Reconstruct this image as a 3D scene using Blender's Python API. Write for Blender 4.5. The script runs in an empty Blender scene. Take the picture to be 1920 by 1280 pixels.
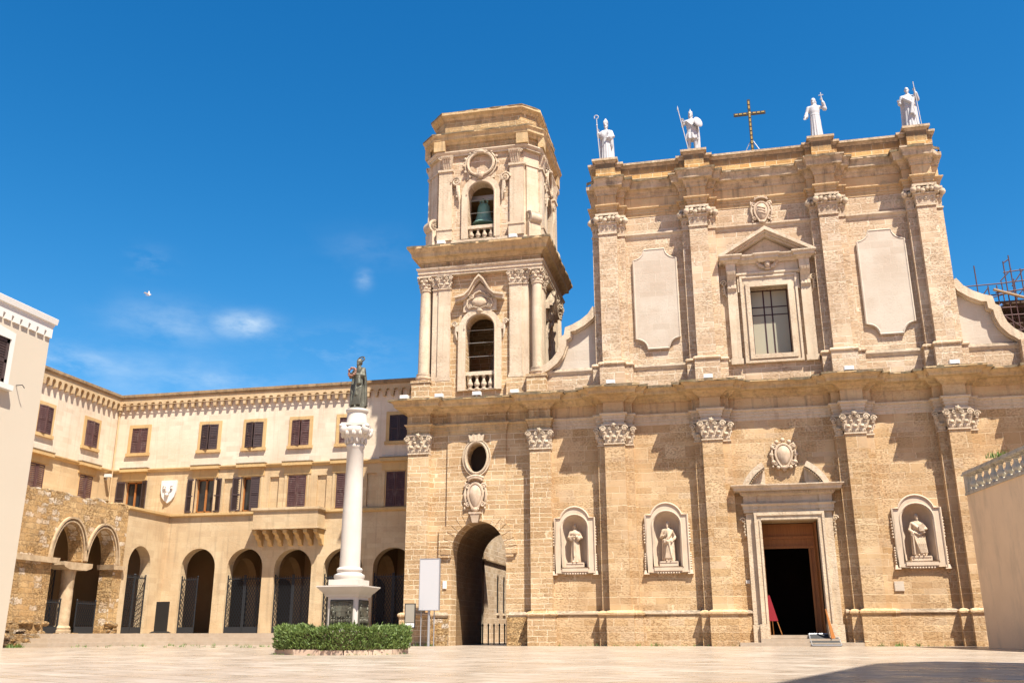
import bpy, bmesh, math, random
from mathutils import Vector, Matrix
from mathutils.geometry import tessellate_polygon
R = math.radians
PI = math.pi
scene = bpy.context.scene
COL = scene.collection
rng = random.Random(7)

# ------------------------------------------------------------------ camera
def view_axes(pitch, yaw, roll):
    cy, sy, cp, sp = math.cos(yaw), math.sin(yaw), math.cos(pitch), math.sin(pitch)
    fwd = Vector((sy*cp, cy*cp, sp)); right = Vector((cy, -sy, 0)); down = -right.cross(fwd)
    c, s = math.cos(roll), math.sin(roll)
    return c*right + s*down, -s*right + c*down, fwd
_r, _d, _f = view_axes(R(17.3315), R(-12.4396), R(0.1388))
cam = bpy.data.cameras.new('camera')
cam.sensor_width = 36.0
cam.lens = 1747.46/1920*36
cam.clip_start = 0.1
cam.clip_end = 6000
camo = bpy.data.objects.new('camera', cam)
COL.objects.link(camo)
_m = Matrix((_r, -_d, -_f)).transposed().to_4x4()
_m.translation = Vector((0, -42, 0.55))
camo.matrix_world = _m
scene.camera = camo

# ------------------------------------------------------------------ light
SUN = Vector((0.92, -1.0, 2.38)).normalized()
sl = bpy.data.lights.new('sun', 'SUN')
sl.energy = 5.0
sl.angle = R(0.5)
sl.color = (1.0, 0.955, 0.865)
so = bpy.data.objects.new('sun', sl)
COL.objects.link(so)
so.rotation_euler = SUN.to_track_quat('Z', 'Y').to_euler()

world = bpy.data.worlds.new('World')
scene.world = world
world.use_nodes = True
wn, wl = world.node_tree.nodes, world.node_tree.links
wn.clear()
wout = wn.new('ShaderNodeOutputWorld')
wbg = wn.new('ShaderNodeBackground')
wbg.inputs['Strength'].default_value = 0.085
sky = wn.new('ShaderNodeTexSky')
sky.sky_type = 'NISHITA'
sky.sun_disc = False
sky.sun_elevation = math.asin(SUN.z)
sky.sun_rotation = math.atan2(SUN.x, SUN.y)
sky.altitude = 0
sky.air_density = 1.0
sky.dust_density = 0.3
sky.ozone_density = 3.0
def wmath(op, a, b=None):
    n = wn.new('ShaderNodeMath'); n.operation = op
    for i, v in enumerate((a, b)):
        if v is None: continue
        if hasattr(v, 'is_output'): wl.new(v, n.inputs[i])
        else: n.inputs[i].default_value = v
    return n.outputs[0]
# polarised-looking deep blue of the real sky, then thin clouds in fixed directions
hsv = wn.new('ShaderNodeHueSaturation')
hsv.inputs['Saturation'].default_value = 1.08
hsv.inputs['Hue'].default_value = 0.488
hsv.inputs['Value'].default_value = 0.95
wl.new(sky.outputs[0], hsv.inputs['Color'])
wtc = wn.new('ShaderNodeTexCoord')
wno = wn.new('ShaderNodeTexNoise')
wno.inputs['Scale'].default_value = 11
wno.inputs['Detail'].default_value = 9
wno.inputs['Roughness'].default_value = 0.62
wmp = wn.new('ShaderNodeMapping')
wmp.inputs['Scale'].default_value = (1, 1, 2.6)
wl.new(wtc.outputs['Generated'], wmp.inputs['Vector'])
wl.new(wmp.outputs[0], wno.inputs['Vector'])
def cloud(direction, rx, rz, amount):
    d = Vector(direction).normalized()
    side = Vector((-d.y, d.x, 0)).normalized(); up = side.cross(d); 
    outs = []
    for ax, rr in ((side, rx), (up, rz)):
        vd = wn.new('ShaderNodeVectorMath'); vd.operation = 'DOT_PRODUCT'
        wl.new(wtc.outputs['Generated'], vd.inputs[0]); vd.inputs[1].default_value = ax
        q = wmath('DIVIDE', vd.outputs['Value'], rr)
        outs.append(wmath('MULTIPLY', q, q))
    g = wmath('POWER', 2.718, wmath('MULTIPLY', wmath('ADD', outs[0], outs[1]), -1.0))
    vd = wn.new('ShaderNodeVectorMath'); vd.operation = 'DOT_PRODUCT'
    wl.new(wtc.outputs['Generated'], vd.inputs[0]); vd.inputs[1].default_value = d
    g = wmath('MULTIPLY', g, wmath('GREATER_THAN', vd.outputs['Value'], 0.0))
    return wmath('MULTIPLY', g, amount)
total = None
for c in (((-0.465, 0.832, 0.303), 0.028, 0.012, 1.0), ((-0.351, 0.865, 0.357), 0.008, 0.010, .5),
          ((-0.609, 0.75, 0.250), 0.07, 0.016, .5), ((-0.496, 0.832, 0.245), 0.07, 0.012, .45),
          ((-0.539, 0.765, 0.354), 0.02, 0.012, .25), ((-0.535, 0.80, 0.300), 0.05, 0.02, .3),
          ((-0.379, 0.881, 0.285), 0.06, 0.02, .3), ((-0.339, 0.858, 0.385), 0.05, 0.02, .10),
          ((-0.56, 0.79, 0.24), 0.2, 0.03, .22)):
    o = cloud(*c)
    total = o if total is None else wmath('MAXIMUM', total, o)
wr = wn.new('ShaderNodeMapRange')
wr.inputs['From Min'].default_value = 0.40; wr.inputs['From Max'].default_value = 0.70
wl.new(wno.outputs[0], wr.inputs['Value'])
cf = wmath('MULTIPLY', wr.outputs[0], total)
cf = wmath('MINIMUM', cf, 0.75)
wmix = wn.new('ShaderNodeMix'); wmix.data_type = 'RGBA'
wl.new(cf, wmix.inputs['Factor'])
gm = wn.new('ShaderNodeGamma'); gm.inputs['Gamma'].default_value = 1.28
wl.new(hsv.outputs[0], gm.inputs['Color'])
# the photograph's sky deepens faster overhead than the model's (polariser): grade each channel
sp_ = wn.new('ShaderNodeSeparateColor'); cb_ = wn.new('ShaderNodeCombineColor')
wl.new(gm.outputs[0], sp_.inputs[0])
for i, (k, e) in enumerate(((.17, 1.9), (.53, .96), (.92, .77))):
    wl.new(wmath('MULTIPLY', wmath('POWER', sp_.outputs[i], e), k), cb_.inputs[i])
wl.new(cb_.outputs[0], wmix.inputs['A'])
wmix.inputs['B'].default_value = (4.2, 4.9, 5.4, 1)
wl.new(wmix.outputs['Result'], wbg.inputs['Color'])
wl.new(wbg.outputs[0], wout.inputs['Surface'])

scene.view_settings.view_transform = 'Standard'
scene.view_settings.look = 'None'
scene.view_settings.exposure = 1.25
scene.view_settings.gamma = 1.0
scene.cycles.max_bounces = 6
scene.cycles.diffuse_bounces = 4
scene.cycles.use_adaptive_sampling = True

# ------------------------------------------------------------------ materials
def new_mat(name):
    m = bpy.data.materials.new(name); m.use_nodes = True
    nt = m.node_tree; nt.nodes.clear()
    out = nt.nodes.new('ShaderNodeOutputMaterial'); b = nt.nodes.new('ShaderNodeBsdfPrincipled')
    nt.links.new(b.outputs[0], out.inputs[0])
    return m, nt, b
class NT:
    """tiny node helper"""
    def __init__(s, nt): s.n, s.l = nt.nodes, nt.links
    def set(s, sock, v):
        if hasattr(v, 'is_output'): s.l.new(v, sock)
        else: sock.default_value = v
    def math(s, op, a, b=0.0, clamp=False):
        n = s.n.new('ShaderNodeMath'); n.operation = op; n.use_clamp = clamp
        s.set(n.inputs[0], a); s.set(n.inputs[1], b); return n.outputs[0]
    def mix(s, f, a, b, mode='MIX'):
        n = s.n.new('ShaderNodeMix'); n.data_type = 'RGBA'; n.blend_type = mode
        s.set(n.inputs['Factor'], f)
        for k, v in (('A', a), ('B', b)):
            s.set(n.inputs[k], v if hasattr(v, 'is_output') else (*v, 1)[:4])
        return n.outputs['Result']
    def noise(s, vec, scale, detail=4, rough=.55, dist=0.0):
        n = s.n.new('ShaderNodeTexNoise'); s.l.new(vec, n.inputs['Vector'])
        n.inputs['Scale'].default_value = scale; n.inputs['Detail'].default_value = detail
        n.inputs['Roughness'].default_value = rough; n.inputs['Distortion'].default_value = dist
        return n.outputs[0]
    def ramp(s, v, lo, hi, a=0.0, b=1.0):
        n = s.n.new('ShaderNodeMapRange'); s.l.new(v, n.inputs['Value'])
        n.inputs['From Min'].default_value = lo; n.inputs['From Max'].default_value = hi
        n.inputs['To Min'].default_value = a; n.inputs['To Max'].default_value = b
        return n.outputs[0]
    def mapping(s, vec, scale, rot=(0, 0, 0)):
        n = s.n.new('ShaderNodeMapping'); s.l.new(vec, n.inputs['Vector'])
        n.inputs['Scale'].default_value = scale; n.inputs['Rotation'].default_value = rot
        return n.outputs[0]
    def wallcoords(s):
        """(u, z, 0) where u runs along the wall the face belongs to"""
        g = s.n.new('ShaderNodeNewGeometry')
        p = s.n.new('ShaderNodeSeparateXYZ'); s.l.new(g.outputs['Position'], p.inputs[0])
        q = s.n.new('ShaderNodeSeparateXYZ'); s.l.new(g.outputs['True Normal'], q.inputs[0])
        f = s.math('GREATER_THAN', s.math('ABSOLUTE', q.outputs[0]), s.math('ABSOLUTE', q.outputs[1]))
        u = s.math('ADD', s.math('MULTIPLY', p.outputs[0], s.math('SUBTRACT', 1.0, f)), s.math('MULTIPLY', p.outputs[1], f))
        c = s.n.new('ShaderNodeCombineXYZ'); s.l.new(u, c.inputs[0]); s.l.new(p.outputs[2], c.inputs[1])
        return c.outputs[0], g.outputs['Position'], p.outputs[2], q.outputs[2]

def stone(name, c1, c2, mortar, bw=.62, bh=.30, ms=.014, pit=.5, var=.5, crust=0.0, streak=0.0, bump=.5, white=0.0, moss=0.0, lowrough=0.0, warp=0.006, top=None, wt=.12):
    """blockwork: two stone tones, joints, pitting, per-block outliers, grey crust and rain streaks"""
    m, nt, b = new_mat(name); h = NT(nt)
    uv, pos, z, nz = h.wallcoords()
    wob = h.noise(pos, 1.3, 3)
    su = h.n.new('ShaderNodeSeparateXYZ'); h.l.new(uv, su.inputs[0])
    n1 = h.n.new('ShaderNodeTexNoise'); n1.noise_dimensions = '1D'; n1.inputs['Scale'].default_value = 1.7
    h.l.new(su.outputs[1], n1.inputs['W'])
    zz = h.math('ADD', su.outputs[1], h.math('MULTIPLY', h.math('SUBTRACT', n1.outputs[0], .5), bh*1.6))
    rowi = h.math('FLOOR', h.math('DIVIDE', zz, bh))
    rw = h.n.new('ShaderNodeTexWhiteNoise'); rw.noise_dimensions = '1D'; h.l.new(rowi, rw.inputs['W'])
    n2 = h.n.new('ShaderNodeTexNoise'); n2.noise_dimensions = '2D'; n2.inputs['Scale'].default_value = 1.0
    c2_ = h.n.new('ShaderNodeCombineXYZ'); h.l.new(h.math('MULTIPLY', su.outputs[0], .8/bw), c2_.inputs[0]); h.l.new(h.math('MULTIPLY', rowi, 7.3), c2_.inputs[1])
    h.l.new(c2_.outputs[0], n2.inputs['Vector'])
    uu = h.math('ADD', h.math('ADD', su.outputs[0], h.math('MULTIPLY', rw.outputs[0], bw)), h.math('MULTIPLY', n2.outputs[0], bw*1.1))
    cmb = h.n.new('ShaderNodeCombineXYZ')
    h.l.new(h.math('ADD', uu, h.math('MULTIPLY', h.math('SUBTRACT', h.noise(pos, 5, 2), .5), warp*8)), cmb.inputs[0])
    h.l.new(h.math('ADD', zz, h.math('MULTIPLY', h.math('SUBTRACT', h.noise(pos, 6, 2), .5), warp*8)), cmb.inputs[1])
    vec = cmb.outputs[0]
    br = h.n.new('ShaderNodeTexBrick'); h.l.new(vec, br.inputs['Vector'])
    br.inputs['Color1'].default_value = (0, 0, 0, 1); br.inputs['Color2'].default_value = (1, 1, 1, 1)
    br.inputs['Mortar'].default_value = (.5, .5, .5, 1)
    br.inputs['Scale'].default_value = 1.0; br.inputs['Mortar Size'].default_value = ms
    br.inputs['Mortar Smooth'].default_value = .35
    br.inputs['Brick Width'].default_value = bw; br.inputs['Row Height'].default_value = bh
    rnd = br.outputs['Color']
    big = h.noise(pos, .45, 4, .6)
    mid = h.noise(pos, 2.2, 5, .65)
    f = h.math('ADD', h.math('MULTIPLY', rnd, var), h.math('MULTIPLY', mid, 1-var), True)
    col = h.mix(h.ramp(f, .2, .8), c1, c2)
    dark = tuple(x*k for x, k in zip(c1, (.66, .58, .5)))
    col = h.mix(h.math('MULTIPLY', h.ramp(rnd, .74, .92), .75*var), col, dark)
    if white: col = h.mix(h.math('MULTIPLY', h.ramp(rnd, wt, wt-.08), white), col, (.66, .55, .42))
    col = h.mix(h.math('MULTIPLY', h.ramp(big, .40, .62), .5), col, tuple(x*k for x, k in zip(c1, (.80, .72, .66))))
    # pits, stretched along the bedding
    pv = h.mapping(pos, (1, 1, 1.8))
    pn = h.noise(pv, 10.5, 6, .70, .25)
    zone = h.ramp(h.noise(pos, .8, 4), .36, .60)
    if lowrough:
        zone = h.math('MAXIMUM', zone, h.math('MULTIPLY', h.ramp(z, 1.6, .5), lowrough))
    pits = h.math('MULTIPLY', h.ramp(pn, .50, .40), zone)
    col = h.mix(h.math('MULTIPLY', pits, pit), col, tuple(x*k for x, k in zip(c1, (.60, .50, .42))))
    mort = h.math('MULTIPLY', br.outputs['Fac'], h.ramp(wob, .3, .6, .35, .95))
    col = h.mix(mort, col, mortar)
    if crust:
        sv = h.mapping(pos, (1.4, 1.4, .55))
        sn = h.noise(sv, 2.6, 7, .7)
        k = h.math('MULTIPLY', h.ramp(sn, .47, .62), crust)
        k = h.math('MAXIMUM', k, h.math('MULTIPLY', h.math('MULTIPLY', h.ramp(nz, .1, .6), .8), h.ramp(sn, .3, .55)))
        col = h.mix(k, col, (.085, .068, .048))
    if streak:
        sv = h.mapping(pos, (3.2, 3.2, .16))
        sn = h.noise(sv, 1.6, 5, .6)
        col = h.mix(h.math('MULTIPLY', h.ramp(sn, .53, .70), streak), col, (.15, .115, .075))
    if top:
        tn = h.noise(h.mapping(pos, (1.5, 1.5, .4)), 3, 6, .7)
        k = h.ramp(h.math('ADD', z, h.math('MULTIPLY', h.math('SUBTRACT', tn, .5), .5)), top[0], top[1])
        col = h.mix(h.math('MULTIPLY', k, h.ramp(tn, .2, .5, .45, .85)), col, (.13, .10, .065))
    if moss:
        mn = h.noise(pos, 3.5, 5, .65)
        col = h.mix(h.math('MULTIPLY', h.ramp(mn, .5, .66), moss), col, (.16, .15, .045))
    h.l.new(col, b.inputs['Base Color'])
    b.inputs['Roughness'].default_value = .9
    b.inputs['Specular IOR Level'].default_value = .2
    fine = h.noise(pos, 40, 3, .6)
    hgt = h.math('SUBTRACT', h.math('MULTIPLY', fine, .18), h.math('MULTIPLY', pits, .8))
    hgt = h.math('SUBTRACT', hgt, h.math('MULTIPLY', br.outputs['Fac'], .35))
    hgt = h.math('ADD', hgt, h.math('MULTIPLY', rnd, .22))
    if lowrough:
        hgt = h.math('ADD', hgt, h.math('MULTIPLY', h.math('MULTIPLY', h.noise(pos, 5, 6, .7), h.ramp(z, 1.6, .6)), 2.2*lowrough))
    bp = h.n.new('ShaderNodeBump'); bp.inputs['Strength'].default_value = bump; bp.inputs['Distance'].default_value = .05
    h.l.new(hgt, bp.inputs['Height']); h.l.new(bp.outputs[0], b.inputs['Normal'])
    return m

def plain(name, col, rough=.7, var=.25, scale=3.0, metal=0.0, spec=.3, dark=None, bump=.15, stretch=(1, 1, 1), dirt=0.0, dirtcol=(.1, .08, .06)):
    m, nt, b = new_mat(name); h = NT(nt)
    g = h.n.new('ShaderNodeNewGeometry'); pos = h.mapping(g.outputs['Position'], stretch)
    n1 = h.noise(pos, scale, 5, .6)
    d = dark or tuple(c*.7 for c in col)
    c = h.mix(h.math('MULTIPLY', h.ramp(n1, .35, .7), var), col, d)
    if dirt:
        n2 = h.noise(h.mapping(g.outputs['Position'], (1, 1, .3)), scale*.8, 6, .7)
        c = h.mix(h.math('MULTIPLY', h.ramp(n2, .5, .68), dirt), c, dirtcol)
    h.l.new(c, b.inputs['Base Color'])
    b.inputs['Roughness'].default_value = rough; b.inputs['Metallic'].default_value = metal
    b.inputs['Specular IOR Level'].default_value = spec
    if bump:
        bp = h.n.new('ShaderNodeBump'); bp.inputs['Strength'].default_value = bump; bp.inputs['Distance'].default_value = .03
        h.l.new(h.noise(g.outputs['Position'], scale*8, 4, .6), bp.inputs['Height']); h.l.new(bp.outputs[0], b.inputs['Normal'])
    return m

M = {}
M['honey'] = stone('honey limestone blocks', (.44, .285, .14), (.63, .455, .27), (.65, .49, .31), bw=.74, bh=.28, ms=.010, pit=.75, var=.75, lowrough=.9, bump=.6, white=.3)
M['tower_base'] = stone('tower base limestone blocks', (.43, .28, .14), (.61, .435, .255), (.67, .525, .35), ms=.020, bw=.55, bh=.22, pit=.45, lowrough=.8, var=.75, bump=.6, white=.15)
M['upper'] = stone('pale pitted limestone blocks', (.47, .335, .21), (.65, .51, .35), (.69, .56, .41), bw=.66, bh=.27, ms=.014, pit=.75, var=.7, bump=.65, white=.6)
M['attic'] = stone('attic limestone with rain dirt', (.50, .275, .09), (.64, .42, .18), (.70, .52, .30), bh=.24, bw=.6, ms=.02, pit=.3, var=.8, streak=.3, bump=.4, top=(22.0, 22.4))
M['frieze_dirt'] = stone('tower frieze limestone with rain dirt', (.42, .27, .12), (.54, .39, .21), (.66, .5, .3), bh=.22, bw=.5, pit=.4, var=.7, crust=.3, streak=.5, bump=.6)
M['trim'] = stone('carved cream limestone', (.55, .435, .30), (.64, .525, .385), (.48, .37, .25), bw=.9, bh=.62, ms=.006, pit=.4, var=.4, crust=.10, streak=.3, bump=.4)
M['cornice'] = stone('weathered cornice limestone', (.50, .34, .165), (.63, .465, .265), (.42, .285, .145), bw=.8, bh=5, ms=.010, pit=.35, var=.5, crust=.26, streak=.5, bump=.35, moss=.12)
M['crust'] = stone('black crusted cornice limestone', (.45, .33, .205), (.60, .475, .33), (.38, .275, .17), bw=.7, bh=5, ms=.010, pit=.45, var=.45, crust=.34, streak=.7, bump=.4)
M['lip'] = plain('blackened mossy cornice edge', (.10, .075, .045), .95, .7, 5, dark=(.30, .21, .12), bump=.6, dirt=.4, dirtcol=(.17, .15, .05))
M['frieze'] = stone('grey veined frieze limestone', (.52, .355, .185), (.62, .46, .265), (.56, .41, .235), bw=1.1, bh=5, ms=.008, pit=.4, var=.45, streak=.6, bump=.35)
M['panel'] = stone('smooth pale ashlar', (.485, .41, .32), (.52, .445, .355), (.54, .455, .35), bw=.8, bh=.4, ms=.008, pit=.10, var=.35, bump=.2)
M['niche'] = plain('pale niche stone', (.55, .43, .315), .85, .4, 2.5, dark=(.45, .33, .215), dirt=.25, dirtcol=(.3, .2, .11))
M['statue_stone'] = plain('old carved statue stone', (.52, .40, .285), .85, .6, 5, dark=(.34, .23, .135), dirt=.45, dirtcol=(.16, .10, .055))
M['marble'] = plain('white statue marble', (.41, .395, .385), .6, .3, 4, dark=(.33, .31, .295), bump=.1)
M['column_marble'] = plain('white column marble', (.52, .465, .40), .6, .3, 3, dark=(.45, .38, .30), dirt=.12, dirtcol=(.25, .18, .12), bump=.1)
M['pal_upper'] = stone('pale cream palace ashlar', (.60, .495, .365), (.66, .56, .43), (.56, .45, .33), bw=.7, bh=.27, ms=.008, pit=.08, var=.5, bump=.2, streak=.2, warp=.002)
M['pal_mid'] = stone('warm tan palace ashlar', (.485, .345, .19), (.56, .42, .25), (.43, .285, .14), bw=.7, bh=.29, ms=.008, pit=.2, var=.5, bump=.25, streak=.25, warp=.002)
M['pal_ground'] = stone('tan arcade ashlar', (.49, .36, .21), (.555, .425, .265), (.43, .31, .18), bw=.72, bh=.28, ms=.007, pit=.2, var=.5, bump=.25, streak=.28, warp=.002)
M['pal_trim'] = stone('ochre window surround stone', (.48, .315, .135), (.545, .375, .18), (.46, .3, .14), bw=1.4, bh=4, ms=.005, pit=.2, var=.35, bump=.25, streak=.25)
M['coping'] = stone('dark stained roof coping', (.28, .185, .095), (.38, .265, .15), (.16, .11, .06), bw=.5, bh=5, ms=.012, pit=.4, crust=.45, streak=.5)
M['ruin'] = stone('eroded rubble of old portico', (.44, .265, .105), (.60, .41, .205), (.36, .23, .11), bw=.46, bh=.25, ms=.028, pit=1.0, var=.8, crust=.2, bump=1.0, white=.95, wt=.24, lowrough=1.0, warp=.035)
M['ruin_trim'] = plain('worn pale impost stone', (.47, .345, .21), .9, .7, 3, dark=(.25, .155, .08), dirt=.35, bump=.4)
M['cream'] = plain('smooth cream plaster', (.495, .42, .32), .85, .2, .8, dark=(.45, .375, .28), dirt=.03, dirtcol=(.5, .4, .28), bump=.06)
M['white'] = plain('white painted plaster', (.60, .565, .515), .7, .2, 2, dark=(.50, .455, .40), bump=.08)
M['terrace_plaster'] = plain('stained beige plaster', (.82, .60, .37), .9, .4, 1.2, dark=(.68, .49, .30), dirt=.3, dirtcol=(.3, .24, .17), bump=.2)
M['old_baluster'] = plain('lichen stained baluster stone', (.52, .46, .36), .9, .5, 5, dark=(.3, .26, .2), dirt=.6, dirtcol=(.07, .06, .05), bump=.4)
M['shutter_dark'] = plain('dark brown shutter paint', (.058, .036, .033), .55, .5, 8, dark=(.028, .018, .018), stretch=(1,1,4), dirt=.2, dirtcol=(.12,.085,.075))
M['shutter_red'] = plain('flaking maroon shutter paint', (.09, .038, .033), .7, .6, 9, dark=(.05, .03, .028), dirt=.35, dirtcol=(.24, .19, .16), stretch=(1, 1, 3))
M['glass'] = plain('dark window glass', (.02, .022, .024), .06, 0, 1, spec=.6, bump=0)
M['glass_church'] = plain('grey green church glass', (.33, .30, .215), .3, .4, .7, spec=.25, bump=0, dark=(.25, .235, .17))
M['iron'] = plain('black wrought iron', (.03, .031, .034), .5, .3, 6, metal=.3)
M['lead'] = plain('maroon window bars', (.045, .018, .016), .5, .2, 6)
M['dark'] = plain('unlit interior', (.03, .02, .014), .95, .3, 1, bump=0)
M['passage'] = stone('passage blocks darkened for shade', (.20, .12, .055), (.27, .17, .085), (.26, .18, .1), ms=.016, bw=.5, bh=.22, pit=.6, bump=.8)  # blocks coloured darker to stand in for the shade inside the archway
M['loggia'] = plain('tan loggia plaster darkened for shade', (.26, .16, .07), .9, .4, 1.2, bump=.1)  # plaster tone lowered, painting in the shade of the loggia interior
M['wood'] = plain('varnished portal wood', (.34, .13, .035), .5, .5, 3, dark=(.15, .055, .015), stretch=(6, 6, .5))
M['bronze'] = plain('green grey statue bronze', (.115, .105, .075), .5, .6, 6, metal=.35, dark=(.03, .026, .02), dirt=.3, dirtcol=(.2, .21, .16), bump=.3)
M['verdigris'] = plain('verdigris bell bronze', (.17, .33, .27), .6, .6, 5, dark=(.08, .16, .13), dirt=.3, dirtcol=(.4, .46, .4))
M['gold'] = plain('gilded cross inlay', (.34, .215, .06), .45, .4, 8, metal=.3)
M['steel'] = plain('galvanised steel', (.42, .42, .42), .4, .3, 6, metal=.6)
M['sign_grey'] = plain('pale grey sign board', (.46, .445, .44), .5, .06, .6, bump=0)
M['sign_face'] = plain('grey green sign face', (.30, .27, .215), .35, .4, .9, bump=0)
M['sign_white'] = plain('white sign label', (.72, .70, .66), .5, .05, 1, bump=0)
M['black_panel'] = plain('matt black panel', (.022, .02, .018), .35, .3, 1, bump=0)
M['red_cloth'] = plain('red display cloth', (.26, .014, .022), .8, .3, 5)
M['rubber'] = plain('grey ramp surface', (.05, .05, .05), .9, .4, 6, spec=.1)
M['rust'] = plain('rusty scaffold tube', (.085, .04, .035), .6, .5, 9, metal=.2, dark=(.05, .03, .03))
M['plank'] = plain('scaffold plank', (.42, .31, .2), .8, .4, 6)
M['deck'] = plain('brown scaffold deck', (.09, .055, .035), .8, .5, 5)
M['tarp'] = plain('blue tarpaulin', (.10, .25, .55), .5, .4, 5)
M['feather'] = plain('pale pigeon feathers', (.68, .62, .58), .8, .4, 20, dark=(.4, .35, .33))
M['wreath_red'] = plain('faded wreath flowers', (.22, .075, .04), .9, .7, 14, dark=(.40, .30, .24))
M['kerb'] = plain('pink worn kerb stone', (.46, .335, .24), .8, .4, 4, dark=(.42, .3, .22), dirt=.2)
M['street_wall'] = stone('grey plastered street wall', (.50, .41, .29), (.60, .50, .37), (.44, .35, .24), bw=2, bh=1.2, ms=.004, pit=.3, var=.2, streak=.35, bump=.3)

def leaf_mat(name, c1, c2):
    m, nt, b = new_mat(name); h = NT(nt)
    g = h.n.new('ShaderNodeNewGeometry')
    n1 = h.noise(g.outputs['Position'], 5, 3); 
    c = h.mix(h.ramp(n1, .3, .7), c1, c2)
    c = h.mix(h.math('MULTIPLY', g.outputs['Random Per Island'], .6), c, tuple(x*1.5 for x in c2))
    h.l.new(c, b.inputs['Base Color']); b.inputs['Roughness'].default_value = .6
    tr = h.n.new('ShaderNodeBsdfTranslucent'); h.l.new(c, tr.inputs[0])
    ms = h.n.new('ShaderNodeMixShader'); ms.inputs[0].default_value = .3
    h.l.new(b.outputs[0], ms.inputs[1]); h.l.new(tr.outputs[0], ms.inputs[2])
    out = [n for n in nt.nodes if n.type == 'OUTPUT_MATERIAL'][0]
    h.l.new(ms.outputs[0], out.inputs[0])
    return m
M['hedge'] = leaf_mat('rosemary leaves', (.065, .105, .022), (.14, .19, .045))
M['weed'] = leaf_mat('small weed leaves', (.06, .12, .02), (.13, .2, .04))

def paving():
    m, nt, b = new_mat('worn pink limestone paving'); h = NT(nt)
    g = h.n.new('ShaderNodeNewGeometry'); pos = g.outputs['Position']
    vec = h.mapping(pos, (1, 1, 1), (0, 0, R(32)))
    br = h.n.new('ShaderNodeTexBrick'); h.l.new(vec, br.inputs['Vector'])
    br.inputs['Color1'].default_value = (0, 0, 0, 1); br.inputs['Color2'].default_value = (1, 1, 1, 1); br.inputs['Mortar'].default_value = (.5, .5, .5, 1)
    br.inputs['Scale'].default_value = 1; br.inputs['Brick Width'].default_value = 1.25; br.inputs['Row Height'].default_value = .62
    br.inputs['Mortar Size'].default_value = .028; br.inputs['Mortar Smooth'].default_value = .3
    n1 = h.noise(pos, .35, 5, .6); n2 = h.noise(pos, 2.5, 6, .7); n3 = h.noise(h.mapping(pos, (1, 3, 1), (0, 0, R(32))), 4, 5, .65)
    f = h.math('ADD', h.math('MULTIPLY', br.outputs['Color'], .4), h.math('MULTIPLY', n2, .6))
    col = h.mix(h.ramp(f, .2, .75), (.30, .235, .175), (.44, .365, .29))
    col = h.mix(h.math('MULTIPLY', h.ramp(n1, .42, .62), .55), col, (.29, .21, .145))
    col = h.mix(h.math('MULTIPLY', h.ramp(n3, .50, .66), .6), col, (.22, .155, .10))
    col = h.mix(h.math('MULTIPLY', br.outputs['Fac'], .75), col, (.17, .125, .07))
    h.l.new(col, b.inputs['Base Color'])
    h.l.new(h.ramp(h.noise(pos, 1.2, 5, .6), .35, .65, .20, .50), b.inputs['Roughness'])
    b.inputs['Specular IOR Level'].default_value = .45
    bp = h.n.new('ShaderNodeBump'); bp.inputs['Strength'].default_value = .35; bp.inputs['Distance'].default_value = .035
    hh = h.math('SUBTRACT', h.math('ADD', n2, h.math('MULTIPLY', h.noise(pos, 1.5, 3), 1.2)), h.math('MULTIPLY', br.outputs['Fac'], .7))
    h.l.new(hh, bp.inputs['Height']); h.l.new(bp.outputs[0], b.inputs['Normal'])
    return m
M['paving'] = paving()
M['step'] = plain('worn pale step stone', (.385, .305, .225), .75, .5, 3, dark=(.28, .205, .14), dirt=.25, dirtcol=(.25, .19, .12), bump=.3)
# ------------------------------------------------------------------ mesh helpers
def off(o):
    v = Vector((0, 0, 0))
    while o is not None:
        v = v + o.location; o = o.parent
    return v

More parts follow.
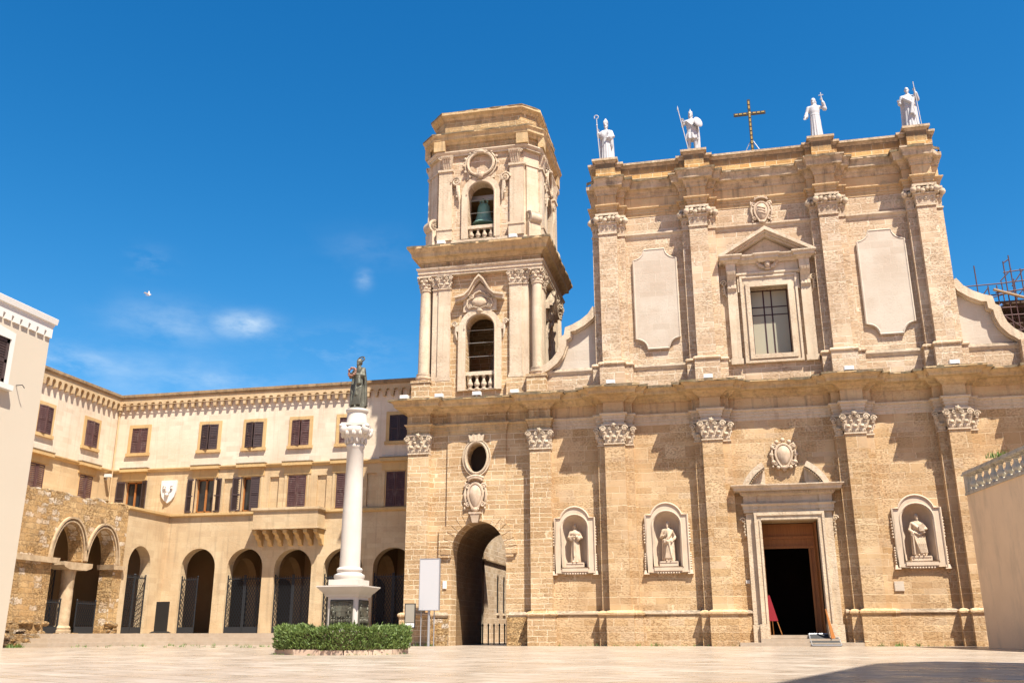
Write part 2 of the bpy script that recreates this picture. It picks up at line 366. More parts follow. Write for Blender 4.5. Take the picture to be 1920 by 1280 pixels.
class MB:
    def __init__(s): s.v = []; s.f = []
    def add(s, vs, fs):
        n = len(s.v); s.v += [tuple(p) for p in vs]; s.f += [tuple(i+n for i in f) for f in fs]; return s
    def box(s, x0, x1, y0, y1, z0, z1):
        if x0 > x1: x0, x1 = x1, x0
        if y0 > y1: y0, y1 = y1, y0
        if z0 > z1: z0, z1 = z1, z0
        return s.add([(x0, y0, z0), (x1, y0, z0), (x1, y1, z0), (x0, y1, z0), (x0, y0, z1), (x1, y0, z1), (x1, y1, z1), (x0, y1, z1)],
                     [(0, 3, 2, 1), (4, 5, 6, 7), (0, 1, 5, 4), (1, 2, 6, 5), (2, 3, 7, 6), (3, 0, 4, 7)])
    def frustum(s, x0, x1, y0, y1, z0, X0, X1, Y0, Y1, z1):
        return s.add([(x0, y0, z0), (x1, y0, z0), (x1, y1, z0), (x0, y1, z0), (X0, Y0, z1), (X1, Y0, z1), (X1, Y1, z1), (X0, Y1, z1)],
                     [(0, 3, 2, 1), (4, 5, 6, 7), (0, 1, 5, 4), (1, 2, 6, 5), (2, 3, 7, 6), (3, 0, 4, 7)])
    def wall(s, outer, holes, y0, y1, plane='xz'):
        """polygon with holes, extruded between y0 and y1; plane xz (extrude y), yz (extrude x), xy (extrude z)"""
        loops = [outer] + list(holes)
        flat = [p for l in loops for p in l]
        tris = tessellate_polygon([[Vector((p[0], p[1], 0)) for p in l] for l in loops])
        mk = {'xz': lambda p, d: (p[0], d, p[1]), 'yz': lambda p, d: (d, p[0], p[1]), 'xy': lambda p, d: (p[0], p[1], d)}[plane]
        n = len(flat)
        vs = [mk(p, y0) for p in flat] + [mk(p, y1) for p in flat]
        fs = [tuple(t) for t in tris] + [tuple(i+n for i in reversed(t)) for t in tris]
        k = 0
        for l in loops:
            m = len(l)
            for i in range(m):
                a, b2 = k+i, k+(i+1) % m
                fs.append((a, b2, b2+n, a+n))
            k += m
        return s.add(vs, fs)
    def prism(s, pts, a0, a1, plane='xz'): return s.wall(pts, [], a0, a1, plane)
    def lathe(s, prof, c=(0, 0, 0), n=16, a0=0.0, a1=2*PI, cap=True, sy=1.0):
        full = abs(a1-a0-2*PI) < 1e-6
        m = n if full else n+1
        vs = []; fs = []
        for (r, z) in prof:
            for i in range(m):
                a = a0+(a1-a0)*i/n
                vs.append((c[0]+r*math.cos(a), c[1]+sy*r*math.sin(a), c[2]+z))
        for j in range(len(prof)-1):
            for i in range(n):
                i2 = (i+1) % m
                fs.append((j*m+i, j*m+i2, (j+1)*m+i2, (j+1)*m+i))
        if cap and full:
            if prof[0][0] > 1e-5: fs.append(tuple(reversed(range(m))))
            if prof[-1][0] > 1e-5: fs.append(tuple(range((len(prof)-1)*m, len(prof)*m)))
        return s.add(vs, fs)
    def tube(s, pts, r, n=6, closed=False, flat=1.0):
        P = [Vector(p) for p in pts]; m = len(P)
        rs = r if isinstance(r, (list, tuple)) else [r]*m
        vs = []; fs = []; ref = None
        for i in range(m):
            if closed: t = P[(i+1) % m]-P[i-1]
            else: t = P[min(i+1, m-1)]-P[max(i-1, 0)]
            t.normalize()
            if ref is None:
                ref = Vector((0, 0, 1)) if abs(t.z) < .9 else Vector((0, 1, 0))
            a = t.cross(ref)
            if a.length < 1e-4: a = t.cross(Vector((1, 0, 0)))
            a.normalize(); b2 = a.cross(t); ref = b2
            for k in range(n):
                w = 2*PI*k/n
                vs.append(P[i]+a*math.cos(w)*rs[i]+b2*math.sin(w)*rs[i]*flat)
        for i in range(m if closed else m-1):
            j = (i+1) % m
            for k in range(n):
                k2 = (k+1) % n
                fs.append((i*n+k, i*n+k2, j*n+k2, j*n+k))
        if not closed:
            fs.append(tuple(reversed(range(n)))); fs.append(tuple(range((m-1)*n, m*n)))
        return s.add(vs, fs)
    def ell(s, c, rx, ry, rz, n=10, m=6, rot=None):
        vs = [(0, 0, -1)]; fs = []
        for j in range(1, m):
            a = -PI/2+PI*j/m
            for i in range(n):
                w = 2*PI*i/n
                vs.append((math.cos(a)*math.cos(w), math.cos(a)*math.sin(w), math.sin(a)))
        vs.append((0, 0, 1)); last = len(vs)-1
        for i in range(n):
            fs.append((0, 1+(i+1) % n, 1+i))
            fs.append((last, last-n+i, last-n+(i+1) % n))
            for j in range(m-2):
                a = 1+j*n
                fs.append((a+i, a+(i+1) % n, a+n+(i+1) % n, a+n+i))
        out = []
        for p in vs:
            q = Vector((p[0]*rx, p[1]*ry, p[2]*rz))
            if rot is not None: q = rot @ q
            out.append(q+Vector(c))
        return s.add(out, fs)
    def sweep(s, path, prof, closed=False):
        """sweep a closed (out, z) profile along a plan polyline, mitred; outward is to the right of travel"""
        P = [Vector((p[0], p[1])) for p in path]; m = len(P); k = len(prof)
        ns = []
        segs = m if closed else m-1
        for i in range(segs):
            d = (P[(i+1) % m]-P[i]).normalized(); ns.append(Vector((d.y, -d.x)))
        vs = []; fs = []
        for i in range(m):
            if closed: n1, n2 = ns[i-1], ns[i]
            else: n1, n2 = ns[max(i-1, 0)], ns[min(i, segs-1)]
            mt = (n1+n2)/max(1+n1.dot(n2), .15)
            for (o, z) in prof: vs.append((P[i].x+mt.x*o, P[i].y+mt.y*o, z))
        for i in range(segs):
            j = (i+1) % m
            for a in range(k):
                b2 = (a+1) % k
                fs.append((i*k+a, j*k+a, j*k+b2, i*k+b2))
        if not closed:
            fs.append(tuple(range(k))); fs.append(tuple(reversed(range((m-1)*k, m*k))))
        return s.add(vs, fs)
    def tf(s, fn): s.v = [tuple(fn(Vector(p))) for p in s.v]; return s
    def rotz(s, a, c=(0, 0)):
        ca, sa = math.cos(a), math.sin(a)
        s.v = [(c[0]+(p[0]-c[0])*ca-(p[1]-c[1])*sa, c[1]+(p[0]-c[0])*sa+(p[1]-c[1])*ca, p[2]) for p in s.v]; return s
    def move(s, d): s.v = [(p[0]+d[0], p[1]+d[1], p[2]+d[2]) for p in s.v]; return s
    def merge(s, o): return s.add(o.v, o.f)
    def mesh(s, name, mat, smooth=False, origin=(0, 0, 0), recalc=True):
        me = bpy.data.meshes.new(name)
        ox, oy, oz = origin
        me.from_pydata([(p[0]-ox, p[1]-oy, p[2]-oz) for p in s.v], [], s.f)
        if recalc:
            bm = bmesh.new(); bm.from_mesh(me)
            bmesh.ops.recalc_face_normals(bm, faces=bm.faces)
            bm.to_mesh(me); bm.free()
        me.materials.append(M[mat])
        if smooth:
            me.shade_smooth()
            me.set_sharp_from_angle(angle=R(smooth if smooth is not True else 40))
        me.update()
        return me
    def build(s, name, mat, parent=None, smooth=False, recalc=True):
        o = off(parent)
        ob = bpy.data.objects.new(name, s.mesh(name, mat, smooth, o, recalc))
        COL.objects.link(ob)
        if parent is not None: ob.parent = parent
        return ob

def tag(o, label=None, cat=None, group=None, kind=None):
    if label: o['label'] = label
    if cat: o['category'] = cat
    if group: o['group'] = group
    if kind: o['kind'] = kind
    return o
def thing(name, loc, label, cat, group=None):
    o = bpy.data.objects.new(name, None); COL.objects.link(o); o.location = loc
    o.empty_display_size = .2
    return tag(o, label, cat, group)
def inst(me, name, parent, loc, rz=0.0, scale=None):
    o = bpy.data.objects.new(name, me); COL.objects.link(o)
    o.location = Vector(loc)-off(parent); o.rotation_euler = (0, 0, rz)
    if scale: o.scale = scale
    if parent is not None: o.parent = parent
    return o
def copy_tree(o, parent=None):
    c = o.copy(); COL.objects.link(c)
    if parent is not None: c.parent = parent
    for ch in list(o.children): copy_tree(ch, c)
    return c

def arch(xc, hw, z0, zs, rise=None, n=12, point=False):
    """door-shaped loop: straight sides from z0 to spring zs, then a round or pointed head"""
    rise = hw if rise is None else rise
    pts = [(xc-hw, z0), (xc+hw, z0)]
    if point:
        h2 = n//2
        for i in range(h2+1): pts.append((xc+hw*(1-(i/h2)**1.75), zs+rise*math.sin(PI/2*i/h2)))
        for i in range(1, h2+1): pts.append((xc-hw*(1-((h2-i)/h2)**1.75), zs+rise*math.sin(PI/2*(h2-i)/h2)))
    else:
        for i in range(n+1):
            a = PI*i/n; pts.append((xc+hw*math.cos(a), zs+rise*math.sin(a)))
    return pts
def rect(x0, x1, z0, z1): return [(x0, z0), (x1, z0), (x1, z1), (x0, z1)]
def oval(xc, zc, rx, rz, n=28): return [(xc+rx*math.cos(2*PI*i/n), zc+rz*math.sin(2*PI*i/n)) for i in range(n)]

def each(parent, name, mat, mbs, smooth=False):
    """one part per piece"""
    return [m.build(name, mat, parent, smooth) for m in mbs]
def lip(parent, path, out, z, name='blackened_edge', closed=False, th=.085, seed=1, step=.3):
    """ragged weathered edge lying on the top lip of a cornice"""
    q = random.Random(seed); P = []
    pts = list(path)+([path[0]] if closed else [])
    for a, b2 in zip(pts, pts[1:]):
        L = math.hypot(b2[0]-a[0], b2[1]-a[1])
        P.append(a)
    # offset the path outwards, then break it up and roughen it
    tmp = MB().sweep(path, [(out, z), (out, z+1), (out-.3, z)], closed)
    m = len(path); O = [tmp.v[i*3] for i in range(m)]; I = [tmp.v[i*3+2] for i in range(m)]
    if closed: O.append(O[0]); I.append(I[0])
    rows = []
    for i in range(len(O)-1):
        L = math.hypot(O[i+1][0]-O[i][0], O[i+1][1]-O[i][1]); k = max(1, int(L/step))
        for j in range(k):
            f = j/k
            rows.append([tuple(u+(v-u)*f for u, v in zip(O[i], O[i+1])), tuple(u+(v-u)*f for u, v in zip(I[i], I[i+1]))])
    rows.append([O[-1], I[-1]])
    vs = []; fs = []
    for o_, i_ in rows:
        dx, dy = o_[0]-i_[0], o_[1]-i_[1]; l = math.hypot(dx, dy) or 1; j = q.uniform(-.035, .03); h_ = th*q.uniform(.55, 1.35)
        ex, ey = o_[0]+dx/l*j, o_[1]+dy/l*j
        vs += [(ex, ey, z-h_), (ex, ey, z+q.uniform(.0, .035)), (i_[0], i_[1], z+.06), (i_[0], i_[1], z-.03)]
    for i in range(len(rows)-1):
        for a in range(4):
            b2 = (a+1) % 4; fs.append((i*4+a, i*4+4+a, i*4+4+b2, i*4+b2))
    fs += [(0, 1, 2, 3), tuple(reversed(range(len(vs)-4, len(vs))))]
    return MB().add(vs, fs).build(name, 'lip', parent)

# ---- carved ornament
def spiral(c, r, turns=1.6, n=22, mirror=1, r0=.12):
    """spiral in the xz plane as a list of points"""
    return [(c[0]+mirror*r*(1-(1-r0)*t/n)*math.cos(2*PI*turns*t/n), c[1], c[2]+r*(1-(1-r0)*t/n)*math.sin(2*PI*turns*t/n)) for t in range(n+1)]
def leaf(mb, x, y, z, w, h, out):
    """acanthus leaf standing against a face that looks to -y, its tip curling out"""
    mb.ell((x, y-out*.22, z+h*.40), w*.48, out*.3, h*.46, 8, 6)
    mb.ell((x, y-out*.55, z+h*.78), w*.46, out*.38, h*.2, 8, 5)
    mb.ell((x, y-out*.85, z+h*.70), w*.30, out*.22, h*.13, 6, 4)
    for sg in (-1, 1):
        mb.ell((x+sg*w*.36, y-out*.28, z+h*.30), w*.2, out*.25, h*.26, 6, 4)
        mb.ell((x+sg*w*.30, y-out*.45, z+h*.60), w*.18, out*.25, h*.14, 6, 4)
def cap_block(mb, x0, x1, yf, yb, z0, h, style=0):
    """Corinthian capital on a pilaster face between x0 and x1, front plane yf (facing -y), back plane yb"""
    w = x1-x0; fl = min(.12*h/.9, w*.3)
    mb.box(x0-.03, x1+.03, yf-.05, yb, z0-.05*h, z0+.02*h)
    mb.frustum(x0+.02, x1-.02, yf+.0, yb, z0+.02*h, x0-fl*.5, x1+fl*.5, yf-fl*.6, yb, z0+.86*h)
    mb.box(x0-fl*.9, x1+fl*.9, yf-fl*1.1, yb, z0+.90*h, z0+h)
    k = max(2, int(round(w/.28)))
    if style == 0:
        k = max(1, int(round(w/.29)))
        for i in range(k): leaf(mb, x0+w*(i+.5)/k, yf, z0+.02*h, w/k*.86, h*.42, .15*h)
        for i in range(k+1):
            xx = x0+w*i/k
            mb.tube([(xx, yf-.02, z0+h*.2), (xx, yf-.06*h, z0+h*.5), (xx+.02*w, yf-.14*h, z0+h*.66)], [.05*h, .06*h, .03*h], 5)
            leaf(mb, xx, yf-.01, z0+h*.30, w/k*.55, h*.36, .16*h)
        vr = .155*h
        for sg, xx in ((-1, x0), (1, x1)):
            mb.tube(spiral((xx+sg*fl*.35, yf-fl*1.35, z0+h*.74), vr, 1.5, 16, sg), .04*h, 5)
            mb.ell((xx+sg*fl*.35, yf-fl*1.2, z0+h*.74), vr*.45, .05, vr*.45, 8, 4)
            mb.tube([(xx+sg*fl*.75, yf-fl*.9, z0+h*.86), (xx+sg*fl*.95, yf-fl*1.1, z0+h*.70), (xx+sg*fl*.6, yf-fl*.9, z0+h*.56)], [.04*h, .06*h, .03*h], 5)
        if w > .6:
            for sg in (-1, 1):
                mb.tube(spiral((x0+w/2+sg*w*.17, yf-fl*1.0, z0+h*.76), vr*.72, 1.4, 12, -sg), .032*h, 5)
            mb.ell((x0+w/2, yf-fl*1.4, z0+h*.95), .10*h, .08*h, .10*h, 8, 5)
            for j in range(5): mb.ell((x0+w/2+.09*h*math.cos(2*PI*j/5), yf-fl*1.4, z0+h*.95+.09*h*math.sin(2*PI*j/5)), .05*h, .05*h, .05*h, 6, 4)
    else:
        # garland style: a band of scrolls and flowers over a plain bell with small drops
        mb.box(x0-fl*.7, x1+fl*.7, yf-fl*.9, yb, z0+.50*h, z0+.56*h)
        kk = max(2, int(round(w/.17)))
        for i in range(kk+1):
            xx = x0-fl*.5+(w+fl)*i/kk
            zz = z0+h*(.70+.05*math.sin(i*2.3))
            mb.ell((xx, yf-fl*1.0, zz), .11*h*(.8+.3*((i*7) % 3)/2), .10*h, .12*h, 8, 5)
            mb.tube(spiral((xx, yf-fl*1.35, zz), .09*h, 1.2, 10, 1 if i % 2 else -1), .025*h, 4)
            mb.ell((xx+.06, yf-fl*.9, z0+h*(.82+.04*math.cos(i*1.7))), .07*h, .07*h, .06*h, 6, 4)
        for sg, xx in ((-1, x0), (1, x1)):
            mb.ell((xx+sg*fl*.6, yf-fl*.9, z0+h*.72), .15*h, .14*h, .17*h, 8, 6)
        for i in range(k):
            xx = x0+w*(i+.5)/k
            mb.ell((xx, yf-.03, z0+h*.34), w/k*.28, .05, h*.05, 8, 4)
            for j in (-1, 0, 1): mb.ell((xx+j*w/k*.18, yf-.03, z0+h*.26), w/k*.06, .04, h*.05, 6, 4)
def flower_swag(mb, pts, r, seed=1):
    rr = random.Random(seed)
    for p in pts:
        mb.ell((p[0]+rr.uniform(-.3, .3)*r, p[1], p[2]+rr.uniform(-.3, .3)*r), r*rr.uniform(.7, 1.2), r*.8, r*rr.uniform(.7, 1.2), 7, 5)
def cartouche(mb, x, y, z, w, h, crown=True, seed=3, bars=False):
    """scrolled coat of arms on a wall facing -y"""
    rr = random.Random(seed)
    # field: a convex oval shield, pointed below
    n = 20; rings = []
    sh = []
    for i in range(n):
        a = 2*PI*i/n; cx, cz = math.cos(a), math.sin(a)
        zz = cz*h*.34*(1.12 if cz < 0 else .9); xx = cx*w*.30*(1-.25*max(0, -cz))
        sh.append((xx, zz))
    vs = [(x+a, y-.10, z+b) for a, b in sh]+[(x+a*.8, y-.17, z+b*.8) for a, b in sh]+[(x+a*1.0, y+.03, z+b) for a, b in sh]+[(x, y-.2, z)]
    fs = []
    for i in range(n):
        j = (i+1) % n
        fs += [(i, j, n+j, n+i), (2*n+i, 2*n+j, j, i), (n+i, n+j, 3*n)]
    mb.add(vs, fs)
    mb.tube([(x+a*1.12, y-.10, z+b*1.1) for a, b in sh], .035*h+.01, 6, True)
    for sg in (-1, 1):
        mb.tube(spiral((x+sg*w*.36, y-.09, z+h*.25), w*.13, 1.4, 16, sg), .03*h, 5)
        mb.tube(spiral((x+sg*w*.33, y-.09, z-h*.28), w*.12, 1.4, 16, -sg), .028*h, 5)
        mb.tube([(x+sg*w*.44, y-.06, z+h*.2), (x+sg*w*.49, y-.08, z+h*.02), (x+sg*w*.43, y-.06, z-h*.2)], [.03*h, .045*h, .03*h], 6)
        for i in range(7):
            mb.ell((x+sg*w*(.40+.09*rr.random()), y-.06, z+h*(-.38+.12*i)), .05*w, .05, .05*h, 6, 4)
    mb.ell((x, y-.10, z-h*.42), w*.16, .08, h*.07, 8, 5)
    for i in range(4): mb.ell((x+(i-1.5)*w*.09, y-.12, z-h*.40), w*.05, .05, h*.05, 6, 4)
    if bars:
        for i in (-1, 0, 1):
            mb.tube([(x-w*.18, y-.19, z+h*(.06+.10*i)), (x+w*.18, y-.19, z+h*(-.04+.10*i))], .018*h, 4)
    if crown:
        pts = [(x+w*.30*math.cos(PI*i/8), y-.12-.05*math.sin(PI*i/8), z+h*.40+h*.09*math.sin(PI*i/8)) for i in range(9)]
        mb.tube(pts, .035*h, 6)
        for i in (1, 3, 4, 5, 7): mb.ell((pts[i][0], pts[i][1], pts[i][2]+.03*h), .04*w, .05, .04*h, 6, 4)

def baluster_mesh(name, mat, h, r):
    k = [(.9, 0), (.9, .08), (.55, .1), (.5, .16), (.75, .24), (.95, .34), (.85, .44), (.5, .58), (.42, .7), (.45, .8), (.7, .84), (.5, .88), (.85, .92), (.85, 1)]
    mb = MB().lathe([(a*r, b*h) for a, b in k], n=10)
    return mb.mesh(name, mat, 50)
# ------------------------------------------------------------------ ground
g = MB()
nx = 24
g.add([(-900, -900, 0), (900, -900, 0), (900, 900, 0), (-900, 900, 0)], [(0, 1, 2, 3)])
tag(g.build('ground', 'paving'), kind='structure')

# ------------------------------------------------------------------ cathedral
cath = thing('cathedral', (2.83, 0, 0), 'big honey stone church facade with tall pilasters and a dark open doorway', 'church')
PL = [(-8.35, -7.40), (-4.86, -3.97), (-.55, .32), (5.44, 6.30), (9.57, 10.41), (13.75, 14.6)]
UP = [(-4.82, -3.96), (-.52, .32), (5.36, 6.19), (9.58, 10.38)]
ST = .35
CX = 2.83
def jog(pils, x_start, x_end, y0=0.0, strip=True, lo=.35, hi=.70):
    path = [(x_start, y0)]
    for (a, b) in pils:
        path += [(a-ST, y0), (a-ST, y0-lo), (a, y0-lo), (a, y0-hi), (b, y0-hi), (b, y0-lo), (b+ST, y0-lo), (b+ST, y0)]
    path.append((x_end, y0))
    return path
# niches: (centre, half width, bottom, spring)
NIC = [(-6.40, .56, 3.27, 5.02), (-2.33, .58, 3.25, 5.05), (7.98, .61, 3.30, 5.04)]
DOOR = (1.70, 4.00, 0.43, 5.10)
holes = [rect(DOOR[0], DOOR[1], DOOR[2], DOOR[3])] + [arch(c, w, b, s, w*.98, 14) for c, w, b, s in NIC]
w = MB().wall(rect(-7.40, 16.5, 0, 11.0), holes, 0, 1.0)
# plain flank and church body behind the front
w.box(15.6, 16.5, 1.0, 30, 0, 11.0)
w.build('wall', 'honey', cath)
nv = MB().box(-6.6, 1.0, 1.05, 34, 6.2, 10.9).box(4.8, 15.55, 1.05, 34, 0, 10.9).box(-6.6, 15.5, 9.2, 34, 0, 10.95).box(.9, 4.9, 1.1, 9.3, 6.2, 10.85).box(-4.4, 9.9, 1.4, 34, 11.0, 21.0)
nv.build('nave', 'upper', cath)

# base course
pp = [(0, 0), (.14, 0), (.14, 1.24), (.10, 1.26), (-.1, 1.26), (-.1, 0)]
mp = [(-.1, 1.265), (.14, 1.265), (.20, 1.31), (.20, 1.38), (.13, 1.43), (.03, 1.45), (-.1, 1.45)]
segs = [(-7.40, -5.21), (-3.62, -.90), (.67, 1.10), (4.78, 5.09), (6.65, 9.22), (10.76, 13.40)]
for a, b in segs: MB().sweep([(a, 0), (b, 0)], pp).build('base_course', 'honey', cath)
for a, b in segs: MB().sweep([(a, 0), (b, 0)], mp).build('base_moulding', 'trim', cath)

# giant lower pilasters
def pilaster(parent, a, b, z0, zc, zt, mat, style, base_h, lo=.35, hi=.70, st=ST, y0=0.0, left=True):
    s = MB()
    s.box(a-(st if left else 0), b+st, y0-lo, y0+.02, z0+base_h, zc)
    s.box(a, b, y0-hi, y0-lo+.01, z0+base_h-.002, zc-.002)
    p = s.build('pilaster', mat, parent)
    q = MB()
    path = [(a-(st if left else 0), y0), (a-(st if left else 0), y0-lo), (a, y0-lo), (a, y0-hi), (b, y0-hi), (b, y0-lo), (b+st, y0-lo), (b+st, y0)]
    if not left: path = path[2:] if False else [(a, y0)]+path[3:]
    pb = [(-.3, z0), (.14, z0), (.14, z0+base_h*.86), (.16, z0+base_h*.87), (.20, z0+base_h*.90), (.20, z0+base_h*.95), (.12, z0+base_h), (.02, z0+base_h*1.02), (-.3, z0+base_h*1.02)]
    q.sweep(path, pb)
    q.build('base', mat, p)
    c = MB()
    cap_block(c, a, b, y0-hi, y0-lo, zc, zt-zc, style)
    if left: cap_block(c, a-st, a-.02, y0-lo, y0, zc-.02, zt-zc, style)
    cap_block(c, b+.02, b+st, y0-lo, y0, zc-.02, zt-zc, style)
    c.build('capital', 'trim', p, smooth=45)
    return p
for i, (a, b) in enumerate(PL):
    if i == 0: pilaster(cath, a, b, 0, 8.62, 9.50, 'tower_base', 0, 1.42, .2, .42, .0001, left=False)
    else: pilaster(cath, a, b, 0, 8.64, 9.52, 'honey', 0, 1.42)

def entab(parent, path, za, zf, zc, zt, out, m_a='trim', m_f='frieze', m_c='cornice', names=('architrave', 'frieze', 'cornice')):
    h = zf-za
    MB().sweep(path, [(-.4, za), (.02, za), (.02, za+h*.28), (.055, za+h*.29), (.055, za+h*.56), (.09, za+h*.57), (.09, za+h*.76), (.12, za+h*.78), (.18, za+h*.88), (.18, za+h*.97), (.05, zf), (-.4, zf)]).build(names[0], m_a, parent)
    MB().sweep(path, [(-.4, zf), (.025, zf), (.025, zc), (-.4, zc)]).build(names[1], m_f, parent)
    h = zt-zc
    MB().sweep(path, [(-.4, zc), (.07, zc), (.07, zc+h*.08), (out*.20, zc+h*.20), (out*.26, zc+h*.22), (out*.28, zc+h*.30), (out*.40, zc+h*.42), (out*.72, zc+h*.46), (out*.74, zc+h*.49),
                      (out*.76, zc+h*.70), (out*.79, zc+h*.72), (out*.83, zc+h*.80), (out*.97, zc+h*.92), (out, zc+h*.93), (out, zt), (.0, zt+.05), (-.4, zt+.06)]).build(names[2], m_c, parent)
low_path = jog(PL[1:], -7.40, 16.5)
entab(cath, low_path, 9.52, 10.03, 10.53, 11.15, .82)
lip(cath, low_path, .83, 11.16, seed=2)

# niches with statues' recess, frame and carved edges
for (c, hw, zb, zs) in NIC:
    n_ = MB()
    # half round recess and its quarter dome
    prof = []
    k = 10; vs = []; fs = []
    cols = 13
    rows = [zb, zs]+[zs+hw*.98*math.sin(PI/2*i/8) for i in range(1, 9)]
    rad = [1, 1]+[math.cos(PI/2*i/8) for i in range(1, 9)]
    for z, r in zip(rows, rad):
        for i in range(cols):
            a = PI*i/(cols-1)
            vs.append((c+hw*r*math.cos(a), .02+hw*.95*r*math.sin(a), z))
    for j in range(len(rows)-1):
        for i in range(cols-1):
            fs.append((j*cols+i, j*cols+i+1, (j+1)*cols+i+1, (j+1)*cols+i))
    n_.add(vs, fs)
    n_.prism([(c+hw*math.cos(PI*i/12), .02+hw*.95*math.sin(PI*i/12)) for i in range(13)], zb-.1, zb+.01, 'xy')
    nn = n_.build('niche', 'niche', cath, smooth=50, recalc=True)
    fr = MB()
    ow = hw+.36
    top = zs+hw+.30
    outer = [(c-ow, zb-.24), (c+ow, zb-.24), (c+ow, zs+.44)]
    R2 = hw+.14
    a0 = math.asin(.22/R2)
    for i in range(13):
        a = a0+(PI-2*a0)*i/12
        outer.append((c+R2*math.cos(a), zs+.22+R2*math.sin(a)))
    outer += [(c-ow, zs+.44)]
    # drop near duplicate points
    oo = [outer[0]]
    for p in outer[1:]:
        if (p[0]-oo[-1][0])**2+(p[1]-oo[-1][1])**2 > 4e-4: oo.append(p)
    fr.wall(oo, [arch(c, hw-.01, zb, zs, hw*.97, 14)], -.10, -.002)
    # raised outer moulding, inner bead
    fr.tube([(p[0]*.97+c*.03, -.11, p[1]) for p in oo], .05, 6, True)
    fr.tube([(p[0], -.11, p[1]) for p in arch(c, hw+.05, zb+.02, zs, hw*1.05, 14)], .035, 6, True)
    for sg in (-1, 1):
        for (za, zz) in ((zs-.75, zs+.0), (zb-.05, zb+.55)):
            for i in range(7):
                z = za+(zz-za)*i/6
                fr.ell((c+sg*(ow+.03), -.06, z), .05+.015*(i % 2), .06, .055, 6, 4)
        fr.frustum(c+sg*ow-.12, c+sg*ow+.12, -.16, 0, zb-.30, c+sg*ow-.08, c+sg*ow+.08, -.12, 0, zb-.12)
    fr.box(c-hw-.02, c+hw+.02, -.15, 0, zb-.16, zb-.02)
    for i in range(9): fr.ell((c-.45+.9*i/8, -.09, zb-.25), .06, .06, .055, 6, 4)
    fr.build('niche_frame', 'niche', cath, smooth=35)

# ---- portal
pf = MB()
x0, x1, zb, zt = DOOR
for sg, xe in ((-1, x0), (1, x1)):
    a, b = (xe-.62, xe) if sg < 0 else (xe, xe+.62)
    inner = (b-.30, b) if sg < 0 else (a, a+.30)
    outer = (a, b-.30) if sg < 0 else (a+.30, b)
    pf.box(inner[0], inner[1], -.34, .4, .85, 5.40)
    pf.box(outer[0], outer[1], -.22, .1, .85, 5.43)
    xm = xe+sg*.06
    pf.box(xm-.035, xm+.035, -.38, -.33, .85, 5.12)
    xm = xe+sg*.24
    pf.box(xm-.05, xm+.05, -.40, -.33, .85, 5.36)
    pf.box(min(xe-sg*.001, xe+sg*.38), max(xe-sg*.001, xe+sg*.38), -.46, .3, .10, .86)
    pf.box(min(xe+sg*.38, xe+sg*.66), max(xe+sg*.38, xe+sg*.66), -.32, .1, .12, .84)
    xm = xe+sg*.47
    pf.tube(spiral((xe+sg*.74, -.16, 5.15), .13, 1.3, 14, sg), .04, 5)
    for i in range(5): pf.ell((xe+sg*(.68+.03*(i % 2)), -.12, 5.0-.12*i), .06, .07, .07, 6, 4)
pf.box(x0-.30, x1+.30, -.342, .4, 5.102, 5.44)
pf.box(x0-.20, x1+.20, -.40, -.33, 5.30, 5.38)
pf.box(x0-.02, x1+.02, -.38, -.33, 5.12, 5.19)
pf.build('portal_frame', 'trim', cath)
pe = MB()
path = [(1.02, 0), (1.02, -.30), (1.55, -.30), (1.55, -.24), (4.15, -.24), (4.15, -.30), (4.68, -.30), (4.68, 0)]
pe.sweep(path, [(-.2, 5.44), (.02, 5.44), (.02, 5.56), (.05, 5.57), (.05, 5.72), (.12, 5.78), (.12, 5.82), (.0, 5.84), (.0, 6.14), (.04, 6.16), (.12, 6.22), (.14, 6.32), (.38, 6.34), (.40, 6.44), (.50, 6.54), (.50, 6.58), (-.2, 6.62)])
for i in range(34):
    x = 1.0+3.7*i/33
    pe.box(x-.03, x+.03, -.50, -.4, 6.22, 6.31)
pe.build('portal_entablature', 'trim', cath)
# broken segmental pediment
for sg in (-1, 1):
    sp = MB()
    cxp, czp, rr_ = CX, 5.76, 2.02
    arc_o = []; arc_i = []
    for i in range(9):
        a = R(24+(62-24)*i/8)
        a = a
        arc_o.append((cxp+sg*rr_*math.cos(a)*.985, czp+rr_*math.sin(a)))
        arc_i.append((cxp+sg*(rr_-.24)*math.cos(a)*.985, czp+(rr_-.24)*math.sin(a)))
    arc_o = [p for p in arc_o]
    sp.prism(arc_o+arc_i[::-1], -.62, -.01)
    arc_j = [(cxp+sg*(rr_-.24+.001)*math.cos(R(24+38*i/8))*.985, czp+(rr_-.25)*math.sin(R(24+38*i/8))) for i in range(9)]
    xl = arc_j[-1][0]
    sp.prism([(p[0], p[1]) for p in arc_j]+[(xl, 6.63), (arc_j[0][0], 6.63)], -.30, -.01)
    for i in range(11):
        a = R(26+34*i/10); q = rr_-.29
        sp.ell((cxp+sg*q*math.cos(a)*.985, -.5, czp+q*math.sin(a)), .05, .12, .05, 6, 4)
    sp.build('broken_pediment', 'trim', cath)
MBc = MB(); cartouche(MBc, CX+.05, -.06, 7.93, 1.05, 1.35, crown=False, seed=5)
for i in range(12):
    a = 2*PI*i/12
    MBc.ell((CX+.05+.52*math.cos(a), -.12, 7.93+.64*math.sin(a)), .10, .09, .10, 7, 5)
MBc.build('coat_of_arms', 'statue_stone', cath, smooth=50)
